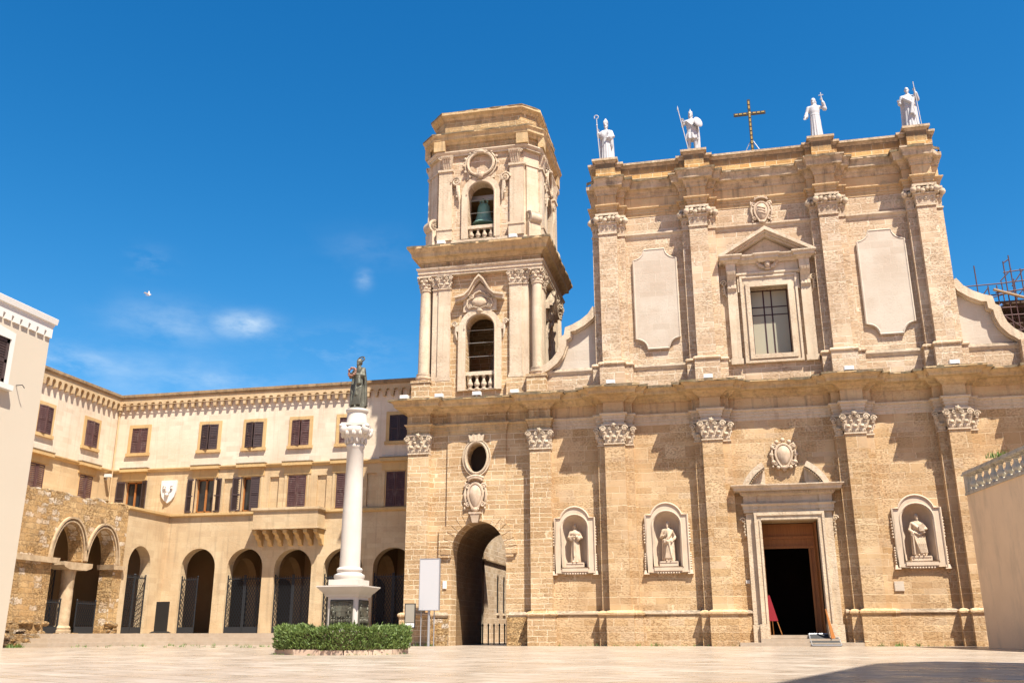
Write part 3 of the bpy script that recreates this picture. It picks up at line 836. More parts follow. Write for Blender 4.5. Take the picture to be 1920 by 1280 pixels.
# doorway: reveal, wooden lining, dark nave
dr = MB()
dr.box(x0-.02, x0+.0, .4, 3.2, .43, 5.1)
dr.build('door_reveal', 'trim', cath)
dl = MB()
dl.box(x0, x1, 1.25, 1.45, 4.06, 5.1)
dl.box(3.72, x1, 1.25, 1.40, .43, 4.05)
dl.box(x0, x0+.10, 1.25, 1.40, .43, 4.05)
dl.box(x0, x1, 1.18, 1.26, 4.44, 4.56).box(x0, x1, 1.17, 1.26, 4.03, 4.14).box(3.66, 3.74, 1.17, 1.3, .43, 4.03)
dl.build('wooden_lobby', 'wood', cath)
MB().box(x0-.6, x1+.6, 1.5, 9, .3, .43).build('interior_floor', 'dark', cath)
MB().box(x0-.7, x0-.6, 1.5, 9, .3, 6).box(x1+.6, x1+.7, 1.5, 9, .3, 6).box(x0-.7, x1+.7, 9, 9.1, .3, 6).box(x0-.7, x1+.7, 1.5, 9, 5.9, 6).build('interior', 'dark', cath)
MB().box(x0-.0, x1+.0, -.1, 1.5, .3, .43).build('threshold', 'step', cath)
ds = MB()
ds.box(1.30, 4.40, -.80, 0, 0, .29)
ds.box(.45, 5.25, -1.15, 0, 0, .14)
ds.build('door_steps', 'step', cath)
dleaf = MB().box(3.93, 3.99, .42, 1.2, .45, 5.08)
dleaf.build('door', 'wood', cath)

# ---- upper storey
uh = [rect(2.03, 3.72, 12.50, 15.76)]
uw = MB().wall(rect(-5.15, 10.72, 11.1, 21.4), uh, 0, 1.3)
uw.build('upper_wall', 'upper', cath)
for (a, b) in UP: pilaster(cath, a, b, 11.15, 18.86, 19.86, 'upper', 1, 1.28)
for (a, b) in ((13.3, 14.7),):
    MB().box(12.95, 16.4, -.5, .3, 11.15, 12.4).build('pedestal', 'upper', cath)
for a, b in ((-9.0+1.4, -5.2), (-3.59, -.91), (.69, 4.99), (6.56, 9.21), (10.75, 12.95)):
    MB().box(a, b, -.04, .6, 11.12, 12.12).build('upper_base_wall', 'upper', cath)
for a, b in ((-7.55, -5.2), (-3.59, -.91), (.69, 1.0), (4.87, 4.99), (6.56, 9.21), (10.75, 12.95)):
    MB().sweep([(a, 0), (b, 0)], [(-.1, 12.12), (.04, 12.12), (.10, 12.20), (.13, 12.26), (.13, 12.34), (.05, 12.40), (-.1, 12.42)]).build('upper_base_moulding', 'trim', cath)
# band below the capitals
for a, b in ((-3.59, -.88), (.68, 5.00), (6.55, 9.22)):
    MB().sweep([(a, 0), (b, 0)], [(-.1, 18.70), (.02, 18.70), (.03, 18.80), (.12, 18.90), (.12, 18.98), (-.1, 19.0)]).build('string_course', 'trim', cath)
up_path = [(-5.17, 1.3), (-5.17, -.35)] + jog(UP, -6, 12)[3:-3] + [(10.73, -.35), (10.73, 1.3)]
def trim_ends(ob):
    """the entablature is cut flush at both outer ends of the front"""
    d = off(ob)
    for v in ob.data.vertices:
        x, y = v.co.x+d.x, v.co.y+d.y
        lo, hi = (-4.93, 10.50) if y < -.74 else (-5.36, 10.92)
        v.co.x = min(max(x, lo), hi)-d.x
entab(cath, up_path, 19.86, 20.34, 20.84, 21.64, .50, 'frieze', 'frieze', 'crust', ('upper_architrave', 'upper_frieze', 'upper_cornice'))
lip(cath, up_path, .51, 21.65, seed=3, th=.09)
for ob in cath.children:
    if ob.name.startswith(('upper_architrave', 'upper_frieze', 'upper_cornice')) or (ob.name.startswith('blackened_edge') and max(v.co.z for v in ob.data.vertices) > 20): trim_ends(ob)
# attic with pedestals
at = MB().box(-4.8, 10.4, -.28, .9, 21.44, 22.45)
for (a, b) in UP:
    at.box(a-.30, b+.30, -.50, .9, 21.44, 22.46)
at.build('attic_wall', 'attic', cath)
cp = lambda z, o: [(-.25, z-.16), (.0, z-.16), (o*.5, z-.06), (o, z-.05), (o, z+.06), (-.25, z+.10)]
xs = [-4.8]+[v for (a, b) in UP for v in (a-.30, b+.30)]+[10.4]
for i in range(0, len(xs), 2):
    if xs[i+1]-xs[i] > .5: MB().sweep([(xs[i]+.02, -.28), (xs[i+1]-.02, -.28)], cp(22.55, .2)).build('attic_coping', 'crust', cath)
for (a, b) in UP:
    p = MB().box(a-.04, b+.04, -.75, .9, 21.44, 22.62).build('attic_pedestal', 'attic', cath)
    MB().sweep([(a-.04, .9), (a-.04, -.75), (b+.04, -.75), (b+.04, .9)], cp(22.74, .16)).box(a+.15, b-.15, -.60, .75, 22.7, 22.83).build('pedestal_cap', 'crust', p)
    MB().sweep([(a-.30, .9), (a-.30, -.50), (a-.05, -.50)], cp(22.58, .14)).build('shoulder_cap', 'crust', p)
    MB().sweep([(b+.05, -.50), (b+.30, -.50), (b+.30, .9)], cp(22.58, .14)).build('shoulder_cap', 'crust', p)
# blank panels
def notched(x0, x1, z0, z1, nx, nz, k=6):
    pts = []
    for (cx_, cz_, a0) in ((x1, z0, 180), (x1, z1, 270), (x0, z1, 0), (x0, z0, 90)):
        for i in range(k+1):
            a = R(a0-90*i/k)
            pts.append((cx_+nx*math.cos(a), cz_+nz*math.sin(a)))
    # order: bottom right, top right, top left, bottom left with concave corners
    return pts
for a, b in ((-3.27, -1.26), (6.95, 8.97)):
    pan = notched(a, b, 13.12, 18.07, .52, .5)
    p = MB().wall(pan, [], -.12, .0).build('blank_panel', 'panel', cath)
    cxp, czp = (a+b)/2, 15.6
    MB().tube([((q[0]-cxp)*1.0+cxp, -.09, (q[1]-czp)*1.0+czp) for q in pan], .055, 6, True).build('panel_edge', 'panel', p)
# upper window
uf = MB()
uf.wall(rect(1.60, 4.15, 12.10, 16.30), [rect(2.03, 3.72, 12.50, 15.76)], -.16, .05)
uf.wall(rect(1.84, 3.91, 12.30, 15.96), [rect(2.035, 3.715, 12.505, 15.755)], -.24, -.15)
uf.wall(rect(1.60, 4.15, 12.12, 16.30), [rect(1.70, 4.05, 12.22, 16.20)], -.22, -.15)
for sg in (-1, 1):
    xx = 1.60 if sg < 0 else 4.15
    uf.box(min(xx, xx+sg*.1), max(xx, xx+sg*.1), -.16, .05, 15.55, 16.28)
for sg, (a, b) in ((-1, (1.02, 1.46)), (1, (4.29, 4.75))):
    uf.box(a, b, -.20, .05, 12.35, 15.72)
    uf.box(a-.05, b+.05, -.24, .05, 12.10, 12.36)
    # scroll bracket
    prof = [(0, 15.60), (-.22, 15.60), (-.30, 15.72), (-.28, 15.9), (-.34, 16.1), (-.50, 16.35), (-.54, 16.48), (0, 16.48)]
    uf.prism([(y, z) for y, z in prof], a+.02, b-.02, 'yz')
    for t in range(3): uf.prism([(y*1.06, z) for y, z in prof], a+.06+.13*t, a+.11+.13*t, 'yz')
    xo = a-.14 if sg < 0 else b+.14
    uf.tube(spiral((xo, -.12, 16.05), .17, 1.5, 16, sg), .045, 5)
    uf.tube([(xo, -.1, 15.9), (xo-sg*.02, -.1, 15.6), (xo-sg*.10, -.1, 15.35)], [.06, .05, .02], 5)
    for t in range(3): uf.ell((xo+sg*.04, -.1, 15.78-.12*t), .07, .06, .06, 6, 4)
uf.build('window_surround', 'trim', cath)
ue = MB()
pth = [(.98, 0), (.98, -.42), (1.50, -.42), (1.50, -.22), (2.55, -.22), (2.55, -.34), (3.20, -.34), (3.20, -.22), (4.27, -.22), (4.27, -.42), (4.80, -.42), (4.80, 0)]
ue.sweep(pth, [(-.2, 16.90), (.02, 16.90), (.06, 16.96), (.10, 17.0), (.20, 17.02), (.20, 17.12), (.28, 17.20), (.28, 17.26), (-.2, 17.30)])
ue.box(1.5, 4.27, -.14, 0, 16.48, 16.90)
ue.sweep([(1.50, 0), (1.50, -.14), (4.27, -.14), (4.27, 0)], [(-.1, 16.32), (.03, 16.32), (.10, 16.38), (.10, 16.46), (-.1, 16.48)])
for a, b in ((1.02, 1.46), (4.29, 4.75)): ue.box(a, b, -.40, 0, 16.48, 16.9)
# raking cornices
ap = (2.9, 18.55)
for sg in (-1, 1):
    e = (.72, 17.28) if sg < 0 else (5.06, 17.28)
    def rk(t0, d0, d1, y, e=e):
        dx, dz = ap[0]-e[0], ap[1]-e[1]; L = math.hypot(dx, dz); nx_, nz_ = -dz/L, dx/L
        if nz_ < 0: nx_, nz_ = -nx_, -nz_
        k = L/abs(dx)
        ue.prism([(e[0]+nx_*0, e[1]-d0*k), (ap[0], ap[1]-d0*k), (ap[0], ap[1]-d1*k), (e[0], e[1]-d1*k)], y, 0)
    rk(0, -.02, .13, -.62); rk(0, .125, .22, -.50); rk(0, .215, .32, -.36)
ue.prism([(1.5, 17.28), (4.3, 17.28), (2.9, 18.16)], -.06, .0)
ue.build('window_pediment', 'trim', cath)
ch = MB()
ch.ell((2.9, -.32, 16.74), .13, .13, .15, 10, 8)
ch.ell((2.9, -.34, 16.82), .135, .12, .09, 8, 5)
ch.ell((2.9, -.44, 16.72), .03, .03, .03, 6, 4)
for sg in (-1, 1):
    for i in range(4):
        ch.ell((2.9+sg*(.17+.09*i), -.24, 16.68+.045*i*i*.6), .09, .05, .10+.01*i, 7, 5)
ch.ell((2.9, -.27, 16.58), .16, .08, .08, 8, 5)
ch.build('cherub_head', 'statue_stone', cath, smooth=60)
uwin = MB()
for x in (2.06, 2.63, 2.98, 3.69): uwin.box(x-.03, x+.03, .42, .47, 12.5, 15.76)
for z in (12.53, 14.55, 14.93, 15.73): uwin.box(2.03, 3.72, .423, .467, z-.025, z+.025)
wf = uwin.build('church_window', 'lead', cath)
MB().box(2.03, 3.72, .44, .455, 12.5, 15.76).build('pane', 'glass_church', wf)
MBc = MB(); cartouche(MBc, 2.87, -.06, 19.55, .98, 1.35, True, 9, True)
MBc.build('crest', 'statue_stone', cath, smooth=50)
# volutes at both sides
def volute(pts, base_z, inner_x):
    v = MB()
    v.prism([(inner_x, base_z)]+[(inner_x, pts[0][1])]+pts+[(pts[-1][0], base_z)], .05, .9)
    o = v.build('side_volute', 'panel', cath)
    c = MB()
    n = len(pts)
    th = .34
    inn = []
    for i in range(n):
        p, q = pts[max(i-1, 0)], pts[min(i+1, n-1)]
        d = Vector((q[0]-p[0], q[1]-p[1])).normalized()
        nn = Vector((d.y, -d.x))
        if nn.y > 0: nn = -nn
        inn.append((pts[i][0]+nn.x*th, pts[i][1]+nn.y*th))
    c.prism(pts+inn[::-1], -.28, .95)
    c.prism([(a[0]*.5+b[0]*.5, a[1]*.5+b[1]*.5) for a, b in zip(pts, inn)]+[(b[0]*1.2-a[0]*.2, b[1]*1.2-a[1]*.2) for a, b in zip(pts, inn)][::-1], -.12, .04)
    c.build('volute_coping', 'trim', o)
vr = [(10.85, 15.42), (11.1, 15.05), (11.45, 14.78), (11.85, 14.58), (12.2, 14.46), (12.26, 14.1), (12.45, 13.98), (12.50, 13.6), (12.62, 13.25), (12.85, 12.95), (13.15, 12.72), (13.5, 12.55)]
volute(vr, 12.4, 10.7)
vl = [(2*CX-.08-x, z-.05) for x, z in vr]
volute(vl, 12.4, -5.12)
# front steps of weeds on the cornice
# ------------------------------------------------------------------ bell tower
tower = thing('bell_tower', (-10.85, 2.85, 0), 'square stone bell tower with archway below and open arched bell storeys above', 'tower')
TC = (-10.85, 2.85)
tb = MB()
AX0, AX1 = -12.12, -9.56
ah = (AX1-AX0)/2; axc = (AX0+AX1)/2
outer = rect(-14.2, -8.3, 0, 9.5)
tb.wall([(-14.2, 0), (axc-ah, 0)]+arch(axc, ah, 0, 3.95, 1.48, 18)[2:][::-1]+[(axc+ah, 0), (-7.42, 0), (-7.42, 11.0), (-14.2, 11.0)], [oval(-10.94, 8.36, .48, .68)], 0, .9)
tb.build('base_wall', 'tower_base', tower)
MB().box(-14.2, -12.15, .9, 5.7, 0, 11.0).build('side_wall', 'tower_base', tower)
MB().box(-9.53, -7.42, .9, 5.7, 0, 11.0).build('side_wall', 'tower_base', tower)
# passage vault
pv = MB()
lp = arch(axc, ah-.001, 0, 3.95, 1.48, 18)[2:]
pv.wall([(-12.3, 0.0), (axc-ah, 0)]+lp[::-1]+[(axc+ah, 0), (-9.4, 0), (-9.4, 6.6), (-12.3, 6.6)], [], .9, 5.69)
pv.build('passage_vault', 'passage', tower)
MB().box(-12.1, -9.6, .95, 5.6, 6.7, 10.9).build('inner_chamber', 'dark', tower)
# slightly proud centre panel of the base, with the archway cut out
cp_ = MB()
sh = arch(axc, ah, 0, 3.95, 1.48, 18)[2:]
cp_.wall([(-12.72, 3.83), (axc-ah, 3.83)]+sh[::-1]+[(axc+ah, 3.83), (-9.2, 3.83), (-9.2, 5.09), (-9.55, 5.25), (-9.55, 9.49), (-12.37, 9.49), (-12.37, 5.25), (-12.72, 5.09)], [oval(-10.94, 8.36, .54, .74)], -.10, .02)
cp_.build('centre_panel', 'tower_base', tower)
vs_ = MB()
n = 17
for i in range(n):
    a0, a1 = PI*i/n+.009, PI*(i+1)/n-.009
    r0, r1 = 1.0, 1.0
    q = []
    for rr_ in (0, .50+.03*(i % 2)):
        for a in ((a0, a1) if rr_ == 0 else (a1, a0)):
            q.append((axc+(ah+.004+rr_)*math.cos(a), 3.95+(1.484+rr_)*math.sin(a)))
    vs_.prism(q, -.122, .0)
vs_.build('arch_voussoirs', 'tower_base', tower)
# corner pilaster of the base
pp_ = MB().box(-14.22, -13.2, -.42, .02, 1.42, 8.62)
p0 = pp_.build('pilaster', 'tower_base', tower)
q = MB().sweep([(-14.22, .3), (-14.22, -.42), (-13.2, -.42), (-13.2, 0)], [(-.3, 0), (.14, 0), (.14, 1.2), (.2, 1.26), (.2, 1.36), (.1, 1.42), (-.3, 1.44)])
q.build('base', 'tower_base', p0)
c = MB(); cap_block(c, -14.2, -13.22, -.42, 0, 8.62, .88, 0); c.build('capital', 'trim', p0, smooth=45)
bpath = [(-14.22, 5.7), (-14.22, -.42), (-13.2, -.42), (-13.2, 0), (-12.37, 0), (-12.37, -.10), (-9.55, -.10), (-9.55, 0), (-8.35, 0), (-8.35, -.42), (-7.4, -.42), (-7.4, 0)]
entab(tower, bpath, 9.5, 10.01, 10.48, 11.08, .80, 'cornice', 'frieze_dirt', 'cornice')
lip(tower, bpath, .81, 11.09, seed=8)
MB().sweep([(-12.9, -.02), (-12.37, -.02), (-12.37, 0)], [(-.1, 1.2), (.1, 1.2), (.16, 1.3), (.1, 1.42), (-.1, 1.44)]).build('base_moulding', 'trim', tower)
MB().sweep([(-9.4, 0), (-8.4, 0)], [(-.1, 1.2), (.1, 1.2), (.18, 1.3), (.12, 1.42), (-.1, 1.44)]).build('base_moulding', 'trim', tower)
MB().box(-13.18, -12.2, -.16, .02, 0, 1.15).build('rough_base', 'ruin', tower)
MB().box(-9.5, -8.45, -.14, .02, 0, 1.2).build('rough_base', 'ruin', tower)
# oval window frame
of = MB()
of.wall(oval(-10.94, 8.36, .68, .88), [oval(-10.94, 8.36, .48, .68)], -.18, .0)
of.tube([(p[0], -.2, p[1]) for p in oval(-10.94, 8.36, .54, .74)], .06, 8, True)
of.tube([(p[0], -.18, p[1]) for p in oval(-10.94, 8.36, .66, .86)], .035, 6, True)
of.wall([(-11.25, 9.12), (-10.63, 9.12), (-10.56, 9.44), (-10.72, 9.38), (-10.78, 9.48), (-10.94, 9.41), (-11.10, 9.48), (-11.16, 9.38), (-11.32, 9.44)], [], -.26, -.02)
of.build('oval_window_frame', 'trim', tower, smooth=40)
MB().wall(oval(-10.94, 8.36, .5, .7), [], .62, .66).build('oval_pane', 'dark', tower)
MBc = MB(); cartouche(MBc, -10.97, -.12, 6.62, 1.05, 1.6, True, 2)
MBc.tube([(-11.35+.76*i/8, -.2-.06*math.sin(PI*i/8), 7.38+.10*math.sin(PI*i/8)) for i in range(9)], .09, 7)
MBc.frustum(-11.10, -10.84, -.26, 0, 5.36, -11.20, -10.74, -.30, 0, 5.76)
MBc.box(-11.26, -10.68, -.32, 0, 5.75, 5.83)
MBc.build('coat_of_arms', 'statue_stone', tower, smooth=45)

# ---- first open storey: the same face turned to all four sides
def pairs(fn, mat, name, parent=tower, smooth=False, sides=(0, 1, 2, 3)):
    for sg in (-1, 1): faces(lambda mb: fn(mb, sg), mat, name, parent, smooth, sides)
def faces(fn, mat, name, parent=tower, smooth=False, sides=(0, 1, 2, 3)):
    """fn(mb) draws the south face around u=0, with out=-y; it is copied to each side as its own part"""
    res = []
    for k in sides:
        mb = MB(); fn(mb); mb.rotz(k*PI/2)
        mb.move((TC[0], TC[1], 0))
        res.append(mb.build(name, mat, parent, smooth=smooth))
    return res
H1 = 2.85
def s1_wall(mb): mb.wall(rect(-2.43, 2.43, 11.1, 17.6), [arch(0, .72, 11.62, 14.72, .72, 14)], -H1, -H1+.65)
faces(s1_wall, 'tower_base', 'storey_wall')
for k in range(4):
    a = MB().prism([(2.36, -2.83), (2.80, -2.38), (2.80, -2.2), (2.2, -2.2), (2.2, -2.83)], 11.1, 17.6, 'xy'); a.rotz(k*PI/2); a.move((TC[0], TC[1], 0)); a.build('corner_pier', 'trim', tower)
def s1_plinth(mb):
    mb.box(-3.35, 3.35, -3.3, -2.6, 11.05, 11.42)
pairs(lambda mb, sg: mb.box(sg*1.35, sg*2.40, -3.08, -H1, 11.1, 12.14), 'tower_base', 'storey_plinth')
def s1_pil(mb, sg):
    if True:
        a, b = sorted((sg*1.5, sg*2.12)); c_, d = sorted((sg*2.12, sg*2.43))
        mb.box(a, b, -3.02, -H1, 12.14, 16.88)
        mb.box(c_, d, -2.95, -H1, 12.14, 16.88)
        mb.box(a-.06, b+.06, -3.09, -H1, 12.14, 12.26); mb.box(a-.03, b+.03, -3.05, -H1, 12.26, 12.36)
pairs(s1_pil, 'trim', 'flat_pilaster')
def s1_cap(mb, sg):
    if True:
        a, b = sorted((sg*1.5, sg*2.12)); cap_block(mb, a, b, -3.02, -H1, 16.90, .68, 0)
        c_, d = sorted((sg*2.14, sg*2.43)); cap_block(mb, c_, d, -2.95, -H1, 16.90, .68, 0)
pairs(s1_cap, 'trim', 'flat_capital', smooth=45, sides=(0, 1, 3))
# corner columns
cmesh = MB().lathe([(.36, 0), (.36, .12), (.40, .14), (.40, .24), (.34, .28), (.36, .33), (.36, .38), (.29, .42), (.285, .6), (.275, 2.5), (.25, 4.62), (.29, 4.66), (.29, 4.72)], n=20).mesh('corner_column', 'trim', 40)
cb_ = MB()
cb_.lathe([(.24, 0), (.27, .3), (.36, .56)], n=16)
for k in range(8):
    l = MB(); leaf(l, 0, -.24, 0, .22, .34, .12); l.rotz(k*PI/4); cb_.merge(l)
    l = MB(); leaf(l, 0, -.26, .18, .2, .32, .15); l.rotz(k*PI/4+PI/8); cb_.merge(l)
for k in range(4):
    a = k*PI/2+PI/4
    v = MB(); v.tube(spiral((0, -.42, .52), .11, 1.4, 12, 1), .035, 5); v.rotz(a); cb_.merge(v)
cb_.box(-.36, .36, -.36, .36, .60, .69)
ccap = cb_.mesh('column_capital', 'trim', 45)
cpl = MB().box(-.46, .46, -.46, .46, -1.06, 0).box(-.5, .5, -.5, .5, -.12, -.02).mesh('column_plinth', 'tower_base')
for sx in (-1, 1):
    for sy in (-1, 1):
        px_, py_ = TC[0]+sx*2.84, TC[1]+sy*2.84
        cc = inst(cmesh, 'corner_column', tower, (px_, py_, 12.18))
        inst(ccap, 'column_capital', cc, (px_, py_, 16.90), 0)
        inst(cpl, 'column_plinth', cc, (px_, py_, 12.18))
def s1_frame(mb):
    o = [(-1.08, 11.62), (1.08, 11.62), (1.08, 14.62), (1.2, 14.62), (1.2, 14.85), (1.05, 14.95)]
    for i in range(11):
        a = R(20)+(PI-2*R(20))*i/10; o.append((1.05*math.cos(a), 14.72+1.05*math.sin(a)))
    o += [(-1.05, 14.95), (-1.2, 14.85), (-1.2, 14.62), (-1.08, 14.62)]
    mb.wall(o, [arch(0, .72, 11.63, 14.72, .72, 14)], -3.0, -H1)
    mb.tube([(p[0], -3.0, p[1]) for p in arch(0, .78, 11.63, 14.72, .78, 14)[1:]], .05, 6)
    mb.box(-.84, .84, -2.98, -H1, 15.6, 16.5)
    for sg in (-1, 1):
        mb.tube(spiral((sg*1.28, -2.95, 15.0), .15, 1.4, 14, sg), .05, 5)
        mb.tube([(sg*1.2, -2.93, 14.9), (sg*1.22, -2.95, 14.5), (sg*1.15, -2.93, 14.2)], [.07, .06, .02], 5)
    # curved gable
    up = [(-1.22, 16.42), (-.75, 16.52), (-.5, 16.75), (-.2, 17.28), (0, 17.48), (.2, 17.28), (.5, 16.75), (.75, 16.52), (1.22, 16.42)]
    lo = [(x, z-.30) for x, z in up]
    mb.prism(up+lo[::-1], -3.16, -H1)
    up2 = [(x*1.0, z-.02) for x, z in up]; lo2 = [(x, z-.14) for x, z in up]
    mb.prism(up2+lo2[::-1], -3.28, -3.15)
    mb.prism([(-.8, 16.2), (.8, 16.2), (.45, 16.6), (0, 17.1), (-.45, 16.6)], -2.96, -H1)
    # cartouche in the gable
    for sg in (-1, 1):
        mb.tube([(0, -3.02, 15.72), (sg*.30, -3.04, 15.82), (sg*.55, -3.02, 15.76), (sg*.66, -3.02, 15.95), (sg*.58, -3.04, 16.2), (sg*.36, -3.02, 16.3), (sg*.24, -3.02, 16.52), (0, -3.05, 16.62)], .055, 6)
        mb.tube(spiral((sg*.40, -3.05, 16.32), .12, 1.4, 12, sg), .035, 5)
        mb.tube(spiral((sg*.52, -3.05, 15.85), .12, 1.4, 12, -sg), .035, 5)
    mb.ell((0, -3.0, 16.08), .42, .12, .26, 12, 6)
    mb.ell((0, -3.02, 15.62), .16, .12, .12, 8, 5)
faces(s1_frame, 'trim', 'arch_frame', smooth=35)
def rail1(mb, z0=11.62, z1=12.58, yo=2.85):
    mb.box(-.72, .72, -yo-.06, -yo+.16, z1-.18, z1)
    mb.box(-.72, .72, -yo-.04, -yo+.14, z0-.1, z0+.06)
bal_t = baluster_mesh('baluster', 'trim', .72, .15)
bal_t2 = baluster_mesh('baluster', 'trim', .62, .14)
def balustrade(z0, z1, yo, me, sides=(0, 1, 2, 3)):
    for k in sides:
        mb = MB(); rail1(mb, z0, z1, yo); mb.rotz(k*PI/2); mb.move((TC[0], TC[1], 0))
        b = mb.build('balustrade', 'trim', tower)
        for u in (-.51, -.17, .17, .51):
            a = k*PI/2; v = Vector((u, -yo+.05, 0)); ca, sa = math.cos(a), math.sin(a)
            inst(me, 'baluster', b, (TC[0]+v.x*ca-v.y*sa, TC[1]+v.x*sa+v.y*ca, z0+.05), 0)
balustrade(11.66, 12.58, 2.8, bal_t)
oct_ = lambda h, c: [(TC[0]+x, TC[1]+y) for x, y in ((-c, -h), (c, -h), (h, -c), (h, c), (c, h), (-c, h), (-h, c), (-h, -c))]
sq = lambda h: [(TC[0]-h, TC[1]-h), (TC[0]+h, TC[1]-h), (TC[0]+h, TC[1]+h), (TC[0]-h, TC[1]+h)]
MB().sweep(sq(3.14), [(-.9, 17.58), (.0, 17.58), (.0, 17.70), (.04, 17.71), (.04, 17.86), (.10, 17.92), (.12, 18.0), (.02, 18.03), (-.9, 18.03)], True).build('middle_architrave', 'trim', tower)
MB().sweep(sq(3.08), [(-.9, 18.03), (.0, 18.03), (.0, 18.30), (-.9, 18.30)], True).build('middle_frieze', 'frieze_dirt', tower)
MB().sweep(sq(3.08), [(-.9, 18.30), (.06, 18.30), (.14, 18.42), (.2, 18.48), (.36, 18.54), (.38, 18.72), (.42, 18.76), (.52, 18.92), (.56, 18.94), (.56, 19.04), (-.2, 19.16), (-.9, 19.16)], True).build('middle_cornice', 'cornice', tower)
lip(tower, sq(3.08), .57, 19.05, closed=True, seed=5)
MB().box(TC[0]-2.5, TC[0]+2.5, TC[1]-2.5, TC[1]+2.5, 18.6, 19.1).build('belfry_floor', 'cornice', tower)
MB().box(TC[0]-2.4, TC[0]+2.4, TC[1]-2.4, TC[1]+2.4, 16.9, 17.4).build('lower_vault', 'tower_base', tower)
# ---- belfry
H2 = 2.9; C2 = 2.22
def s2_wall(mb): mb.wall(rect(-C2, C2, 19.1, 24.5), [arch(0, .68, 19.5, 21.93, .68, 14)], -H2, -H2+.6)
faces(s2_wall, 'upper', 'belfry_wall')
for k in range(4):
    a = MB().prism([(C2-.03, -H2+.012), (H2-.012, -C2+.03), (H2-.5, -C2+.03), (C2-.03, -H2+.5)], 19.1, 24.5, 'xy'); a.rotz(k*PI/2); a.move((TC[0], TC[1], 0)); a.build('belfry_corner', 'trim', tower)
MB().sweep(oct_(H2, C2), [(-.3, 19.1), (.12, 19.1), (.12, 19.46), (.05, 19.5), (-.3, 19.5)], True).build('belfry_plinth', 'trim', tower)
def s2_pil(mb, sg):
    if True:
        a, b = sorted((sg*1.52, sg*2.22))
        mb.box(a-.05, b+.03, -3.10, -H2, 19.48, 20.10)
        mb.box(a-.07, b+.05, -3.14, -H2, 20.04, 20.16)
        mb.box(a, b, -3.04, -H2, 20.16, 23.36)
        mb.box(a-.05, b+.05, -3.10, -H2, 23.34, 23.46)
        c_, d = sorted((sg*1.56, sg*2.02))
        # fluted tapering console capital
        mb.frustum(c_+.03, d-.03, -3.06, -H2, 23.46, c_-.08, d+.08, -3.22, -H2, 24.22)
        for i in range(4):
            x = c_+(d-c_)*(i+.5)/4
            mb.tube([(x, -3.07, 23.6), (x, -3.16, 23.95), (x, -3.24, 24.1)], [.035, .05, .06], 5)
        for i in range(4): mb.ell((c_+(d-c_)*(i+.5)/4, -3.08, 23.52), .035, .04, .035, 6, 4)
        mb.tube(spiral(((c_+d)/2+sg*.33, -3.18, 24.05), .11, 1.3, 12, sg), .04, 5)
pairs(s2_pil, 'trim', 'belfry_pilaster')
def s2_cor(mb):
    # scrolls at the foot of the cut corners
    sc = MB()
    prof = []
    sc.prism([(.0, 20.0), (-.1, 20.0), (-.18, 20.2), (-.2, 20.5), (-.1, 20.75), (0, 20.8)], -.34, .34, 'yz')
    for sg in (-.34, .34):
        sc.lathe([(.0, 0), (.34, 0), (.34, .08), (.0, .08)], (0, 0, 0), 16) if False else None
    for i in range(5):
        pass
    rr_ = .36
    sc2 = MB().lathe([(.02, -.32), (rr_, -.32), (rr_, .32), (.02, .32)], n=18)
    sc2.tf(lambda p: Vector((p.z, p.x-.12, p.y+20.45)))
    sc.merge(sc2)
    for xx in (-.36, .36):
        s3 = MB().tube(spiral((0, 0, 0), .28, 1.8, 20, 1), .05, 5)
        s3.tf(lambda p, xx=xx: Vector((xx, p.x-.12, p.z+20.45))); sc.merge(s3)
    sc.box(-.36, .36, -.30, .1, 19.1, 20.12)
    d = (H2+C2)/2*math.sqrt(2)
    sc.move((0, -d, 0)); sc.rotz(PI/4); mb.merge(sc)
    s4 = MB().box(-.34, .34, -.06, .05, 20.7, 23.4).box(-.42, .42, -.10, .05, 23.36, 23.46)
    s4.move((0, -d, 0)); s4.rotz(PI/4); mb.merge(s4)
faces(s2_cor, 'trim', 'corner_scroll', smooth=40)
